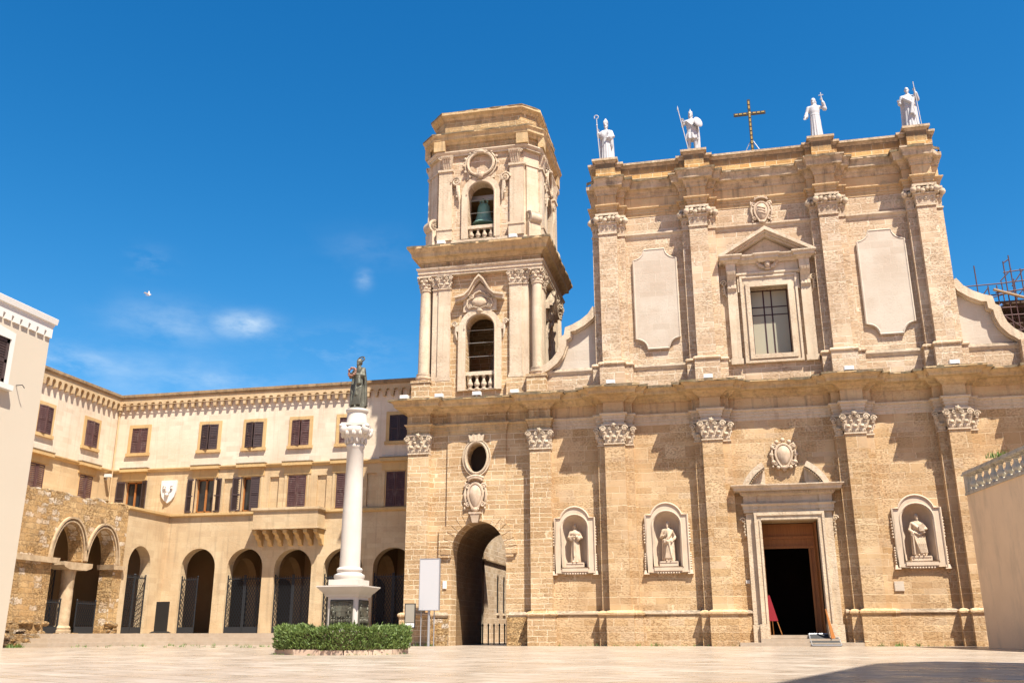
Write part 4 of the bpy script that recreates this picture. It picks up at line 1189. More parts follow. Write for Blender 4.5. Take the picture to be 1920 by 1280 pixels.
def s2_frame(mb):
    o = [(-1.0, 19.5), (1.0, 19.5), (1.0, 21.93)]
    for i in range(11):
        a = PI*i/10; o.append((1.0*math.cos(a), 21.98+1.0*math.sin(a)))
    o += [(-1.0, 21.93)]
    mb.wall(o, [arch(0, .68, 19.51, 21.93, .68, 14)], -3.02, -H2)
    mb.tube([(p[0], -3.02, p[1]) for p in arch(0, .74, 19.51, 21.93, .74, 14)[1:]], .05, 6)
    mb.box(-.72, .72, -2.98, -H2, 22.8, 23.2)
    ring = [(.68*math.cos(2*PI*i/28), -3.06, 23.62+.66*math.sin(2*PI*i/28)) for i in range(28)]
    mb.tube(ring, .08, 7, True)
    mb.tube([(p[0]*1.22, -3.0, 23.62+(p[2]-23.62)*1.2) for p in ring], .05, 5, True)
    for i in range(28):
        if i % 2 == 0 and 3 < (i+4) % 28 < 26:
            p = ring[i]; mb.ell((p[0]*1.34, -3.03, 23.62+(p[2]-23.62)*1.3), .08, .06, .08, 6, 4)
    mb.ell((0, -3.14, 22.95), .16, .14, .24, 8, 6); mb.ell((0, -3.2, 23.05), .10, .08, .10, 8, 5)
    for sg in (-1, 1): mb.ell((sg*.14, -3.12, 23.0), .07, .06, .14, 6, 5)
    mb.ell((0, -3.12, 24.28), .24, .12, .12, 8, 5)
    for sg in (-1, 1):
        mb.tube(spiral((sg*.26, -3.12, 24.24), .10, 1.3, 10, sg), .04, 5)
        mb.lathe([(0, 0)], n=3) if False else None
        mb.tube(spiral((sg*1.30, -3.05, 22.72), .27, 1.9, 24, sg, .1), .06, 5)
        mb.tube([(sg*1.22, -3.0, 22.5), (sg*1.20, -3.04, 22.2), (sg*1.14, -3.02, 21.85), (sg*1.12, -3.0, 21.5)], [.11, .10, .07, .02], 6)
        for i in range(3): mb.ell((sg*1.24, -3.02, 22.25-.17*i), .09, .07, .09, 6, 4)
    mb.box(-1.15, 1.15, -3.0, -H2, 23.0, 23.02) if False else None
faces(s2_frame, 'trim', 'belfry_arch_frame', smooth=40)
balustrade(19.46, 20.24, 2.86, bal_t2)
op = oct_(H2, C2)
def brk(h, c, o):
    """octagon with the cornice breaking forward over the pilasters"""
    return [(TC[0]+x, TC[1]+y) for x, y in ((-c, -h), (c, -h), (h, -c), (h, c), (c, h), (-c, h), (-h, c), (-h, -c))]
MB().sweep(brk(3.02, 2.34, 0), [(-.7, 24.22), (.0, 24.22), (.0, 24.32), (.04, 24.33), (.10, 24.42), (.10, 24.48), (-.7, 24.50)], True).build('top_architrave', 'trim', tower)
MB().sweep(brk(2.96, 2.3, 0), [(-.7, 24.50), (.0, 24.50), (.0, 24.92), (-.7, 24.92)], True).build('top_frieze', 'frieze_dirt', tower)
tc_ = MB().sweep(brk(2.96, 2.42, 0), [(-.7, 24.92), (.04, 24.92), (.10, 25.02), (.16, 25.05), (.26, 25.12), (.27, 25.26), (.34, 25.36), (.36, 25.38), (.36, 25.44), (-.3, 25.52), (-.7, 25.52)], True)
for k in range(4):
    for sg in (-1, 1):
        a = MB().box(sg*2.2-.3, sg*2.2+.3, -3.2, -2.9, 24.5, 25.25); a.rotz(k*PI/2); a.move((TC[0], TC[1], 0)); tc_.merge(a)
tc_.build('top_cornice', 'cornice', tower)
lip(tower, brk(2.96, 2.42, 0), .37, 25.45, closed=True, seed=6, th=.06)
MB().prism(oct_(2.74, 2.05), 25.4, 26.55, 'xy').build('tower_attic', 'frieze_dirt', tower)
MB().sweep(oct_(2.74, 2.05), [(-.6, 26.50), (.02, 26.50), (.10, 26.62), (.2, 26.68), (.26, 26.72), (.26, 26.86), (-.6, 26.95)], True).build('tower_coping', 'cornice', tower)
lip(tower, oct_(2.74, 2.05), .27, 26.87, closed=True, seed=7, th=.05)
MB().box(TC[0]-2.4, TC[0]+2.4, TC[1]-2.4, TC[1]+2.4, 23.4, 24.2).build('belfry_ceiling', 'cornice', tower)
# tie rods over the openings
for z in (13.4, 14.1, 14.75): MB().tube([(TC[0]-.75, TC[1]-2.6, z), (TC[0]+.75, TC[1]-2.6, z)], .012, 4).build('tie_rod', 'steel', tower)
for z in (21.05, 21.75): MB().tube([(TC[0]-.75, TC[1]-2.62, z), (TC[0]+.75, TC[1]-2.62, z)], .010, 4).build('tie_rod', 'steel', tower)
# bell
bell = thing('bell', (-10.98, 1.05, 22.4), 'green bronze bell hanging in the top arch of the bell tower', 'bell')
bc = (-10.98, 1.05, 20.70)
MB().lathe([(.60, 0), (.62, .05), (.53, .14), (.44, .32), (.38, .55), (.34, .85), (.31, 1.05), (.26, 1.16), (.14, 1.24), (.0, 1.25)], bc, 24).build('bell_body', 'verdigris', bell, smooth=60)
hd = MB()
for a in range(4):
    ca, sa = math.cos(a*PI/2), math.sin(a*PI/2)
    hd.tube([(bc[0]+.16*ca, bc[1]+.16*sa, bc[2]+1.2), (bc[0]+.2*ca, bc[1]+.2*sa, bc[2]+1.38), (bc[0]+.05*ca, bc[1]+.05*sa, bc[2]+1.5)], .05, 6)
hd.build('bell_crown', 'verdigris', bell, smooth=50)
MB().box(-11.9, -10.1, .95, 1.15, 22.15, 22.38).build('headstock', 'steel', bell)
MB().tube([(bc[0], bc[1], bc[2]+.9), (bc[0], bc[1], bc[2]+.05)], .04, 6).ell((bc[0], bc[1], bc[2]), .1, .1, .12).build('clapper', 'iron', bell)
# ------------------------------------------------------------------ palace (two wings round the corner of the square)
WY = 5.0; WX = -33.86; TX = -29.88; TZ = .57
pal = thing('palace', (-24, WY, 0), 'long cream and tan palace with brown shutters, arcade and roofline of little arches', 'palace')
# far wing: upper wall with its windows, middle wall, arcade
UW = [-32.32, -27.87, -25.12, -22.34, -19.55, -16.66]
def far_holes(xs, hw, z0, z1): return [rect(x-hw, x+hw, z0, z1) for x in xs]
MB().wall(rect(WX, -14.1, 9.35, 13.4), far_holes(UW, .51, 10.40, 11.85), WY, WY+.5).build('upper_wall', 'pal_upper', pal)
MW = [-32.35, -27.9, -25.1, -22.36, -19.55, -16.72]
BL = [-26.46, -23.71, -20.92, -18.07]
MB().wall(rect(WX, -14.1, 6.8, 9.35), far_holes(MW, .53, 6.92, 8.77)+far_holes(BL, .27, 6.95, 8.73), WY, WY+.5).build('middle_wall', 'pal_mid', pal)
MB().box(WX, -14.2, WY+.12, WY+.2, 6.9, 8.75).build('blind_back', 'pal_mid', pal) if False else None
for x in BL: MB().box(x-.3, x+.3, WY+.10, WY+.2, 6.9, 8.8).build('blind_panel', 'pal_mid', pal)
AR = [(-27.85, 1.01, 3.95), (-25.08, 1.03, 3.90), (-22.30, 1.06, 3.82), (-19.48, 1.08, 3.80), (-16.72, 1.08, 3.78)]
def comb(x0, x1, z1, ars, zb):
    pts = [(x0, zb)]
    for (c, hw, zs) in ars: pts += [(c-hw, zb)]+arch(c, hw, zb, zs, 1.02, 16)[2:][::-1]+[(c+hw, zb)]
    return pts+[(x1, zb), (x1, z1), (x0, z1)]
MB().wall(comb(-30.4, -14.1, 6.8, AR, 0), [], WY, WY+.62).build('arcade_wall', 'pal_ground', pal)
for (c, hw, zs) in AR[:-1]: MB().box(c+hw+.02, c+hw+.66, WY-.05, WY, .5, 1.0).build('pier_plinth', 'pal_ground', pal)
MB().box(-29.86, AR[0][0]-AR[0][1], WY-.05, WY, .5, 1.0).build('pier_plinth', 'pal_ground', pal)
# loggia behind
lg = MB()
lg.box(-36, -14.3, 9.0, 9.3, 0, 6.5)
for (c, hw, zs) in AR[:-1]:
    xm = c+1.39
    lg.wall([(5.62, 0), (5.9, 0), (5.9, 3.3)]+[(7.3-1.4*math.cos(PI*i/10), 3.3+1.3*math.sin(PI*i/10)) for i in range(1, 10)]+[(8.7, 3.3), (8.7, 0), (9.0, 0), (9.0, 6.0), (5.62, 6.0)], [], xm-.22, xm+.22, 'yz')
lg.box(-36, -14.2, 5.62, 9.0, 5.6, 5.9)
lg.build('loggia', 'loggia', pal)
for (c, hw, zs) in AR: MB().prism(arch(c+.3, .62, .57, 2.9, .62, 10), 8.9, 9.02).build('loggia_door', 'dark', pal)
# bands
def band(path, prof, name, mat): return MB().sweep(path, prof).build(name, mat, pal)
corner = [(WX, -12), (WX, WY), (-14.15, WY)]
band(corner, [(-.1, 9.27), (.05, 9.27), (.10, 9.32), (.14, 9.40), (.14, 9.46), (-.1, 9.5)], 'string_course', 'pal_trim')
band([(-30.2, WY), (-14.15, WY)], [(-.1, 6.66), (.06, 6.68), (.16, 6.74), (.16, 6.86), (-.1, 6.9)], 'sill_band', 'pal_trim')
for x in MW: MB().box(x-.86, x+.86, WY-.26, WY, 9.30, 9.5).box(x-.78, x+.78, WY-.07, WY, 8.83, 9.30).build('window_hood', 'coping' if False else 'pal_trim', pal)
for y in (-1.05, 2.83): MB().box(WX, WX+.26, y-.86, y+.86, 9.30, 9.5).box(WX, WX+.07, y-.74, y+.74, 8.9, 9.30).build('window_hood', 'pal_trim', pal)
for x in MW: MB().box(x-.88, x+.88, WY-.28, WY, 9.49, 9.53).build('hood_top', 'lip', pal)
for y in (-1.05, 2.83): MB().box(WX, WX+.28, y-.88, y+.88, 9.49, 9.53).build('hood_top', 'lip', pal)
for x in MW[1:]:
    for sg in (-1, 1):
        a, b = sorted((x+sg*.60, x+sg*.74)); MB().box(a, b, WY-.045, WY, 6.9, 8.83).build('window_jamb', 'pal_mid', pal)
MB().sweep([(WX, -12), (WX, WY+.3), (-14.15, WY+.3)][:1]+[(WX, WY), (-14.15, WY)], [(-.5, 13.56), (.24, 13.57), (.29, 13.66), (.29, 13.80), (.1, 13.86), (-.5, 13.86)]).build('roof_coping', 'coping', pal)
def corbels(u0, u1, pitch):
    """parapet band whose lower edge is a run of little arches on corbels, as one outline"""
    n = int((u1-u0)/pitch); pts = [(u0, 13.58), (u0, 12.86)]
    pts = []
    r = pitch*.30
    for i in range(n):
        c = u0+(i+.5)*pitch
        pts += [(c-r-.02, 12.92), (c-r, 13.16)]
        pts += [(c+r*math.cos(PI-PI*k/6), 13.18+r*math.sin(PI*k/6)) for k in range(7)]
        pts += [(c+r, 13.16), (c+r+.02, 12.92)]
    return [(u0, 12.92)]+pts+[(u0+n*pitch, 12.92), (u0+n*pitch, 13.58), (u0, 13.58)]
ct = MB()
ct.prism(corbels(WX+.19, -14.2, .462), WY-.20, WY+.0)
ct.box(WX, -14.2, WY-.222, WY-.196, 13.17, 13.20)
mbL = MB().prism([(-p[0]+0, p[1]) for p in corbels(-WY+.19, 12.0, .462)], WX, WX+.20, 'yz')
ct.merge(mbL)
ct.build('corbel_table', 'pal_mid', pal)
MB().tube([(WX+.12, WY-.12, .6), (WX+.12, WY-.12, 12.6), (WX+.2, WY-.2, 12.8)], .045, 8).build('downpipe', 'pal_mid', pal)
MB().box(WX-.5, WX, -12, WY+.5, 0, 9.35).build('side_lower_wall', 'pal_mid', pal)
LWU = [2.75, -1.05]
MB().wall([(-12, 9.35), (WY, 9.35), (WY, 13.4), (-12, 13.4)], [rect(y-.52, y+.52, 10.40, 11.85) for y in LWU], WX, WX-.5, 'yz').build('side_upper_wall', 'pal_upper', pal)
MB().box(WX-14, WX-.5, -12, 17, 13.3, 13.5).box(WX, -14.2, WY+.5, 17, 13.2, 13.4).build('roof', 'coping', pal)
bx = MB().box(WX-14, WX-13.8, -12, 17, 0, 13.4).box(WX-14, -14.2, 16.8, 17, 0, 13.4)
bx.build('rear_wall', 'pal_upper', pal)
MB().box(WX-13, -14.5, WY+1.4, WY+1.5, 6.6, 13.1).box(WX-1.5, WX-1.4, -11, WY, 9.2, 13.1).build('rooms', 'dark', pal)
# windows with shutters
def shutter_mesh(name, w, h, mat):
    m = MB()
    t = .05
    m.box(0, w, -t, 0, 0, .07).box(0, w, -t, 0, h-.07, h).box(0, .06, -t, 0, .07, h-.07).box(w-.06, w, -t, 0, .07, h-.07).box(.06, w-.06, -t, 0, h*.47, h*.47+.06)
    n = int(h/.105)
    for i in range(n):
        z = .08+(h-.16)*i/n
        m.add([(.06, -.045, z), (w-.06, -.045, z), (w-.06, -.012, z+.098), (.06, -.012, z+.098)], [(0, 1, 2, 3)])
    return m.mesh(name, mat)
SH = {}
for k, (w_, h_) in dict(u=(.50, 1.43), m=(.52, 1.83)).items():
    for mt in ('shutter_dark', 'shutter_red'): SH[k, mt] = shutter_mesh('shutter', w_, h_, mt)
def window(kind, x, y, rz, mat, la, ra, hw, z0, z1, frame=True):
    """opening angles la, ra of the two leaves in degrees (0 shut, 180 flat against the wall)"""
    ca, sa = math.cos(rz), math.sin(rz)
    P = lambda u, d: (x+u*ca-d*sa, y+u*sa+d*ca)
    f = MB()
    if frame:
        f.wall(rect(-hw-.19, hw+.19, z0-.0, z1+.19), [rect(-hw, hw, z0+.001, z1)], -.05, 0)
        f.box(-hw-.24, hw+.24, -.12, 0, z0-.17, z0+.0)
    else:
        f.wall(rect(-hw-.04, hw+.04, z0, z1+.04), [rect(-hw, hw, z0+.001, z1)], -.02, 0)
    f.rotz(rz); f.move((x, y, 0))
    w = f.build('window', 'pal_trim', pal)
    g = MB().box(-hw, hw, .28, .30, z0, z1); g.rotz(rz); g.move((x, y, 0)); g.build('pane', 'glass', w)
    c = MB()
    c.box(-hw, -hw+.07, .20, .27, z0, z1).box(hw-.07, hw, .20, .27, z0, z1).box(-.05, .05, .20, .27, z0, z1).box(-hw, hw, .20, .27, z1-.07, z1).box(-hw, hw, .20, .27, z0, z0+.08)
    c.rotz(rz); c.move((x, y, 0)); c.build('casement', 'wood', w)
    for sg, ang in ((-1, la), (1, ra)):
        if ang is None: continue
        u = sg*hw
        a = rz-R(ang) if sg < 0 else rz+PI+R(ang)
        px_, py_ = P(u, -.03 if ang > 5 else .03)
        s = inst(SH[kind, mat], 'shutter', w, (px_, py_, z0+.01), a)
        if sg > 0: s.scale = (1, -1, 1)
for x, mt, la, ra in zip(UW, ('shutter_red', 'shutter_dark', 'shutter_dark', 'shutter_red', 'shutter_red', 'shutter_dark'), (2, 14, 18, 10, 2, 0), (3, 6, 10, 4, 2, 0)):
    window('u', x, WY, 0, mt, la, ra, .51, 10.40, 11.85)
for x, mt, la, ra in zip(MW, ('shutter_dark', 'shutter_dark', 'shutter_dark', 'shutter_red', 'shutter_red', 'shutter_red'), (172, 174, 165, 2, 3, 1), (150, 172, 5, 3, 2, 1)):
    window('m', x, WY, 0, mt, la, ra, .53, 6.92, 8.77, False)
for y in LWU: window('u', WX, y, PI/2, 'shutter_red', 12, 6, .52, 10.40, 11.85)
for y in (2.83, -1.05): window('m', WX, y, PI/2, 'shutter_red', 2, 2, .54, 7.0, 8.84, False)
# parapet balcony on brackets
bl = MB().box(-24.32, -20.62, WY-.95, WY, 5.88, 6.78)
bl.sweep([(-24.32, WY), (-24.32, WY-.95), (-20.62, WY-.95), (-20.62, WY)], [(-.1, 6.72), (.05, 6.74), (.10, 6.80), (.10, 6.92), (-.1, 6.95)])
bl.box(-24.42, -20.52, WY-1.02, WY, 5.80, 5.885)
bal = bl.build('balcony', 'pal_ground', pal)
for i in range(7):
    x = -24.2+3.47*i/6
    k = MB().prism([(WY, 5.79), (WY-.92, 5.79), (WY-.92, 5.60), (WY-.62, 5.50), (WY-.55, 5.36), (WY-.30, 5.26), (WY-.22, 5.05), (WY, 4.98)], x-.11, x+.11, 'yz')
    k.build('bracket', 'pal_trim', bal)
# bull head shield
sh_ = MB()
spts = [(-30.55, 8.75), (-29.59, 8.75), (-29.59, 8.2), (-29.68, 7.85), (-29.86, 7.62), (-30.07, 7.48), (-30.28, 7.62), (-30.46, 7.85), (-30.55, 8.2)]
sh_.prism(spts, WY-.10, WY)
sh_.ell((-30.07, WY-.18, 8.18), .14, .12, .26, 10, 6); sh_.ell((-30.07, WY-.22, 7.94), .10, .11, .10, 8, 5); sh_.ell((-30.07, WY-.16, 8.36), .17, .1, .12, 8, 5)
for sg in (-1, 1):
    sh_.tube([(-30.07+sg*.10, WY-.16, 8.40), (-30.07+sg*.26, WY-.18, 8.44), (-30.07+sg*.29, WY-.18, 8.60)], [.05, .045, .015], 6)
    sh_.ell((-30.07+sg*.22, WY-.16, 8.30), .09, .05, .05, 6, 4)
sh_.build('shield', 'white', pal, smooth=40)
# left wing ground floor: flush wall with one arch
gw = MB()
gw.wall([(1.25, 0), (1.72, 0)]+arch(2.70, .98, 0, 3.95, 1.0, 16)[2:][::-1]+[(3.68, 0), (WY, 0), (WY, 6.8), (1.25, 6.8)], [], TX-.6, TX, 'yz')
gw.build('side_arcade_wall', 'pal_ground', pal)
MB().sweep([(TX, 1.15), (TX, WY-.16)], [(-.1, 6.66), (.06, 6.68), (.14, 6.74), (.14, 6.86), (-.1, 6.9)]).build('side_sill_band', 'pal_trim', pal)
MB().box(WX, TX-.05, -12, 9, 6.55, 6.7).build('portico_roof', 'pal_ground', pal)
# iron lattice gates
def lattice(w, z0, z1, pitch=.155, t=.017, spikes=True, name='gate_leaf'):
    m = MB()
    h = z1-z0
    m.box(0, .06, -.02, .02, z0, z1+.08).box(w-.06, w, -.02, .02, z0, z1+.08).box(0, w, -.015, .015, z0, z0+.30).box(.06, w-.06, -.012, .012, z1-.05, z1)
    def clip(ax, az, bx, bz): m.add([(ax-t, 0, az), (ax+t, 0, az), (bx+t, 0, bz), (bx-t, 0, bz)], [(0, 1, 2, 3)])
    sl = 1.75; zb = z0+.3; zt = z1-.05; hh = zt-zb
    k = int((w+hh/sl)/pitch)+1
    for i in range(-int(hh/sl/pitch)-1, k):
        x = i*pitch
        for sg in (1, -1):
            xa, za = x, zb; xb, zb2 = x+hh/sl, zt
            if xa < 0: za += -xa*sl; xa = 0
            if xb > w: zb2 -= (xb-w)*sl; xb = w
            if xb <= xa or zb2 <= za: continue
            if sg > 0: clip(xa, za, xb, zb2)
            else: clip(w-xa, za, w-xb, zb2)
    if spikes:
        n = int(w/.13)
        for i in range(n+1):
            x = .03+(w-.06)*i/n; m.frustum(x-.016, x+.016, -.016, .016, z1, x-.004, x+.004, -.004, .004, z1+.13)
        for x in (.03, w-.03): m.ell((x, 0, z1+.13), .045, .045, .055, 6, 4)
    return m
def gate(u, y, rz, hw, z1, leaves=(True, True), name='gate', parent=None, z0=TZ):
    gm = thing(name, (0, 0, 0), '', '') if False else None
    res = []
    ca, sa = math.cos(rz), math.sin(rz)
    first = None
    for sg, on in ((-1, leaves[0]), (1, leaves[1])):
        if not on: continue
        m = lattice(hw-.01, z0, z1)
        m.move((-hw if sg < 0 else .01, .18, 0)); m.rotz(rz); m.move((u, y, 0))
        if first is None: first = m.build(name, 'iron', parent, recalc=False)
        else: m.build('gate_leaf', 'iron', first, recalc=False)
gate(AR[0][0], WY, 0, AR[0][1], 3.36, (True, False), parent=pal)
for (c, hw, zs) in AR[1:]: gate(c, WY, 0, hw, 3.36, parent=pal)
gate(TX, 2.70, PI/2, .98, 3.36, parent=pal)
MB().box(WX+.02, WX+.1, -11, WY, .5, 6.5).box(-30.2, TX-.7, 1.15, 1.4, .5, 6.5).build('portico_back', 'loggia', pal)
MB().box(-36, -14.2, 4.0, 9.3, .2, .555).box(WX, TX+.2, -11, 9, .2, .55).build('loggia_floor', 'step', pal)

# ------------------------------------------------------------------ ruined portico
ruin = thing('ruined_portico', (TX, -2.3, 0), 'weathered rubble stone portico with two pointed arches sharing a short column', 'portico')
RX = TX+.02
rr = random.Random(11)
top = []
y = 1.25
while y > -12.5:
    top.append((y, 6.86+rr.uniform(-.08, .08)-.012*(1-y))); y -= rr.uniform(.18, .4)
A1 = arch(-3.02, 1.0, TZ, 3.86, 1.62, 16, True)
A2 = arch(-.52, 1.02, TZ, 3.86, 1.58, 16, True)
A0 = arch(-7.6, 1.0, TZ, 3.86, 1.62, 16, True)
opn = lambda A, z: A
# openings run from the terrace floor; both arches share the column, so the wall above it comes down to the impost
pts = [(-12.5, 0), (-8.62, 0)]+A0[2:][::-1]+[(-6.55, 0), (-4.03, 0)]+A1[2:][::-1]+[(-1.98, 3.80), (-1.58, 3.80)]+A2[2:][::-1]+[(.52, 0), (1.24, 0)]+top
rw = MB().wall(pts, [], RX-.75, RX, 'yz')
rw.build('wall', 'ruin', ruin)
for A, yc in ((A1, -3.02), (A2, -.52)):
    ar_ = MB()
    P_ = A[2:]
    for w0, w1, x0_, x1_ in ((.10, .17, .07, .0), (.25, .34, .11, .0)):
        o1 = [(yc+(p[0]-yc)*(1+w0/1.0)*1.0, 3.86+(p[1]-3.86)*(1+w0/1.6)) for p in P_]
        o2 = [(yc+(p[0]-yc)*(1+w1/1.0), 3.86+(p[1]-3.86)*(1+w1/1.6)) for p in P_]
        ar_.prism(o1+o2[::-1], RX-.1, RX+x0_, 'yz')
    ar_.build('arch_moulding', 'ruin_trim', ruin)
MB().prism([(-6.6, 3.62), (-3.85, 3.62), (-3.75, 3.86), (-6.6, 3.88)], RX-.8, RX+.20, 'yz').build('impost', 'ruin_trim', ruin)
MB().prism([(.35, 3.60), (1.26, 3.62), (1.28, 3.80), (.28, 3.84)], RX-.8, RX+.16, 'yz').build('impost', 'ruin_trim', ruin)
cl = thing('x', (0, 0, 0), None, None) if False else None
cb = MB().lathe([(.42, .0), (.42, .14), (.37, .16), (.39, .24), (.36, .30), (.31, .34), (.30, 1.9), (.285, 2.02), (.30, 2.08), (.31, 2.6), (.34, 2.95)], (RX-.38, -2.30, TZ+.0), 20)
col_ = cb.build('column', 'ruin_trim', ruin, smooth=40)
MB().box(RX-.9, RX+.14, -2.85, -1.75, TZ-.15, TZ+.02).build('column_base', 'ruin', col_)
cc = MB().prism([(-1.03, 3.60), (-.95, 3.52), (-.6, 3.42), (.6, 3.42), (.95, 3.52), (1.03, 3.60), (1.03, 3.76), (-1.03, 3.76)], RX-.8, RX+.1, 'yz'); cc.move((0, -2.28, 0))
cc.build('column_capital', 'ruin_trim', col_)
for i in range(46):
    rb = MB()
    yy = rr.uniform(-9.5, -3.9) if i % 4 else rr.uniform(.55, 1.2)
    z = rr.uniform(.1, 1.1); s_ = rr.uniform(.10, .24)
    rb.ell((RX+rr.uniform(-.06, .03), yy, z), s_*.7, s_*1.4, s_*.6, 7, 5); rb.build('loose_stone', 'ruin', ruin, smooth=50)
for i in range(24):
    rb = MB(); yy = rr.uniform(-11, .9); rb.ell((RX-.3+rr.uniform(-.2, .2), yy, 6.84-.012*(1-yy)+rr.uniform(-.02, .08)), .16, rr.uniform(.14, .3), .1, 7, 4); rb.build('loose_stone', 'ruin', ruin, smooth=50)
rb = MB().box(RX-.7, RX+.5, -12, -4.2, 0, .55)
for i in range(26):
    yy = -4.3-rr.uniform(0, 3.6); rb.ell((RX+.5+rr.uniform(-.1, .12), yy, rr.uniform(.05, .5)), .2, rr.uniform(.2, .4), .14, 7, 5)
rb.build('broken_footing', 'ruin', ruin)
def low_gate(yc, hw):
    m = lattice(hw*2-.04, TZ, 1.95); m.move((-hw+.02, .35, 0)); m.rotz(PI/2); m.move((RX, yc, 0)); return m.build('gate', 'iron', ruin, recalc=False)
low_gate(-3.30, .70); low_gate(-.75, .75)
tg = lattice(1.6, TZ, 3.6, .2); tg.rotz(PI/2); tg.move((TX-2.4, -2.2, 0)); tg.build('inner_gate', 'iron', ruin, recalc=False)

# ------------------------------------------------------------------ terrace steps
st = MB()
def step(pts, z0, z1): st.prism(pts, z0, z1, 'xy')
for i, (d, z) in enumerate(((0, .56), (.42, .37), (.84, .185))):
    z0 = z-.19
    step([(TX-.4, -5.0-d*1.4), (TX+1.2+d, -5.0-d*1.4), (TX+1.7+d, -1.0), (TX+2.4+d, 2.3-d), (-14.9, 2.3-d), (-14.9, WY+.1), (TX-.4, WY+.1)], z0 if i else .3, z)
o = st.build('terrace_steps', 'step'); tag(o, kind='structure')
# ------------------------------------------------------------------ cream house on the left edge
hx, hy = -20.56, -17.44
cream = thing('cream_house', (hx, hy, 0), 'smooth cream house with white toothed cornice and a dark shutter', 'house')
hz = 9.98
MB().wall([(hy-17, 0), (hy, 0), (hy, 9.75), (hy-17, 9.75)], [rect(-21.2, -19.06, 7.66, 9.02)], hx-.35, hx, 'yz').build('wall', 'cream', cream)
MB().box(hx-11, hx-.36, hy-.3, hy, 0, 9.75).box(hx-11, hx-10.8, hy-17, hy-.3, 0, 9.75).box(hx-11, hx, hy-17.2, hy-17, 0, 9.75).build('side_walls', 'cream', cream)
MB().box(hx-11.2, hx+.02, hy-17.2, hy+.02, 9.70, 9.9).build('roof', 'white', cream)
MB().sweep([(hx, hy-17), (hx, hy), (hx-11, hy)], [(-.3, 9.93), (.06, 9.93), (.07, 10.0), (.12, 10.02), (.14, 10.2), (.11, 10.22), (-.3, 10.26)]).build('cornice', 'white', cream)
tt = MB().box(hx-.1, hx+.055, hy-17, hy+.03, 9.74, 9.94)
y = hy+.02
while y > hy-14:
    tt.box(hx-.05, hx+.06, y-.26, y, 9.56, 9.75); y -= .36
tt.build('cornice_teeth', 'white', cream)
MB().wall([(-21.45, 7.60), (-18.92, 7.60), (-18.92, 9.24), (-19.5, 9.30), (-20.1, 9.44), (-20.8, 9.30), (-21.45, 9.24)], [rect(-21.2, -19.06, 7.66, 9.02)], hx-.05, hx+.05, 'yz').build('window_frame', 'white', cream)
MB().box(hx-.1, hx+.2, -21.5, -18.86, 7.46, 7.62).build('window_sill', 'white', cream)
for a, b in ((-19.98, -19.07), (-20.95, -20.02)):
    s = MB().box(hx-.08, hx-.03, a, b, 7.68, 9.0).box(hx-.035, hx-.005, a, a+.1, 7.68, 9.0).box(hx-.035, hx-.005, b-.1, b, 7.68, 9.0).box(hx-.035, hx-.005, a, b, 8.28, 8.38).box(hx-.035, hx-.005, a, b, 8.9, 9.0).box(hx-.035, hx-.005, a, b, 7.68, 7.8)
    for i in range(14): s.box(hx-.04, hx-.015, a+.1, b-.1, 7.82+i*.078, 7.86+i*.078)
    s.build('shutter', 'shutter_dark', cream)
MB().tube([(hx, -18.55, 7.72), (hx+.18, -18.5, 7.74), (hx+.2, -18.42, 7.66)], .015, 5).build('shutter_hook', 'iron', cream)
MB().box(hx-.3, hx+.02, -22.2, -21.4, 10.25, 10.75).build('chimney', 'white', cream)

# house beyond the right edge of the view; its shadow lies across the square
sh = thing('shade_house', (10, -31, 0), 'plain cream house standing just outside the right of the square', 'house')
Z = 17.0
pl_ = [(.46-.32, -30.46-4.4), (.46, -30.46), (2.57, -23.05), (3.0, -22.4), (3.91, -21.6), (5.6, -22.4), (14, -24), (14, -36), (2, -37)]
sx, sy = SUN.x/SUN.z*Z, SUN.y/SUN.z*Z
pl_ = [(x+sx, y+sy) for x, y in pl_]
MB().prism(pl_, 0, Z-.3, 'xy').build('wall', 'cream', sh)
MB().prism(pl_, Z-.29, Z, 'xy').build('roof', 'coping', sh)

# ------------------------------------------------------------------ terrace wall with balustrade on the right
tw = thing('terrace_wall', (9.1, -4, 0), 'stained beige terrace wall topped by an old stone balustrade', 'wall')
d_ = Vector((.13, -.9915, 0)); n_ = Vector((-.9915, -.13, 0))
def along(mb):
    # local x runs along the wall towards the viewer, local y away from the square
    mb.v = [(9.10+p[0]*d_.x-p[1]*n_.x, -4+p[0]*d_.y-p[1]*n_.y, p[2]) for p in mb.v]; return mb
along(MB().box(0, 11, 0, 4, 0, 5.42)).build('wall', 'terrace_plaster', tw)
along(MB().box(-.05, 11, -.05, 4, 5.42, 5.50).box(-.03, 11, -.03, .2, 5.50, 5.54)).build('ledge', 'old_baluster', tw)
along(MB().box(-.12, 11, -.08, .26, 6.16, 6.21).box(-.08, 11, -.04, .22, 6.21, 6.30)).build('rail', 'old_baluster', tw)
bm_ = baluster_mesh('baluster', 'old_baluster', .63, .17)
along(MB().box(.3, 11, .9, 1.1, 5.42, 6.14)).build('dark_gap_backing', 'old_baluster', tw)  # backing wall added so the gaps between the balusters look dark
po = MB().box(-.04, .22, -.02, .20, 5.53, 6.17)
along(po).build('post', 'old_baluster', tw)
for i in range(17):
    x = .58+i*.62
    v = Vector((9.10+x*d_.x-.09*n_.x, -4+x*d_.y-.09*n_.y, 5.54))
    inst(bm_, 'baluster', tw, v)

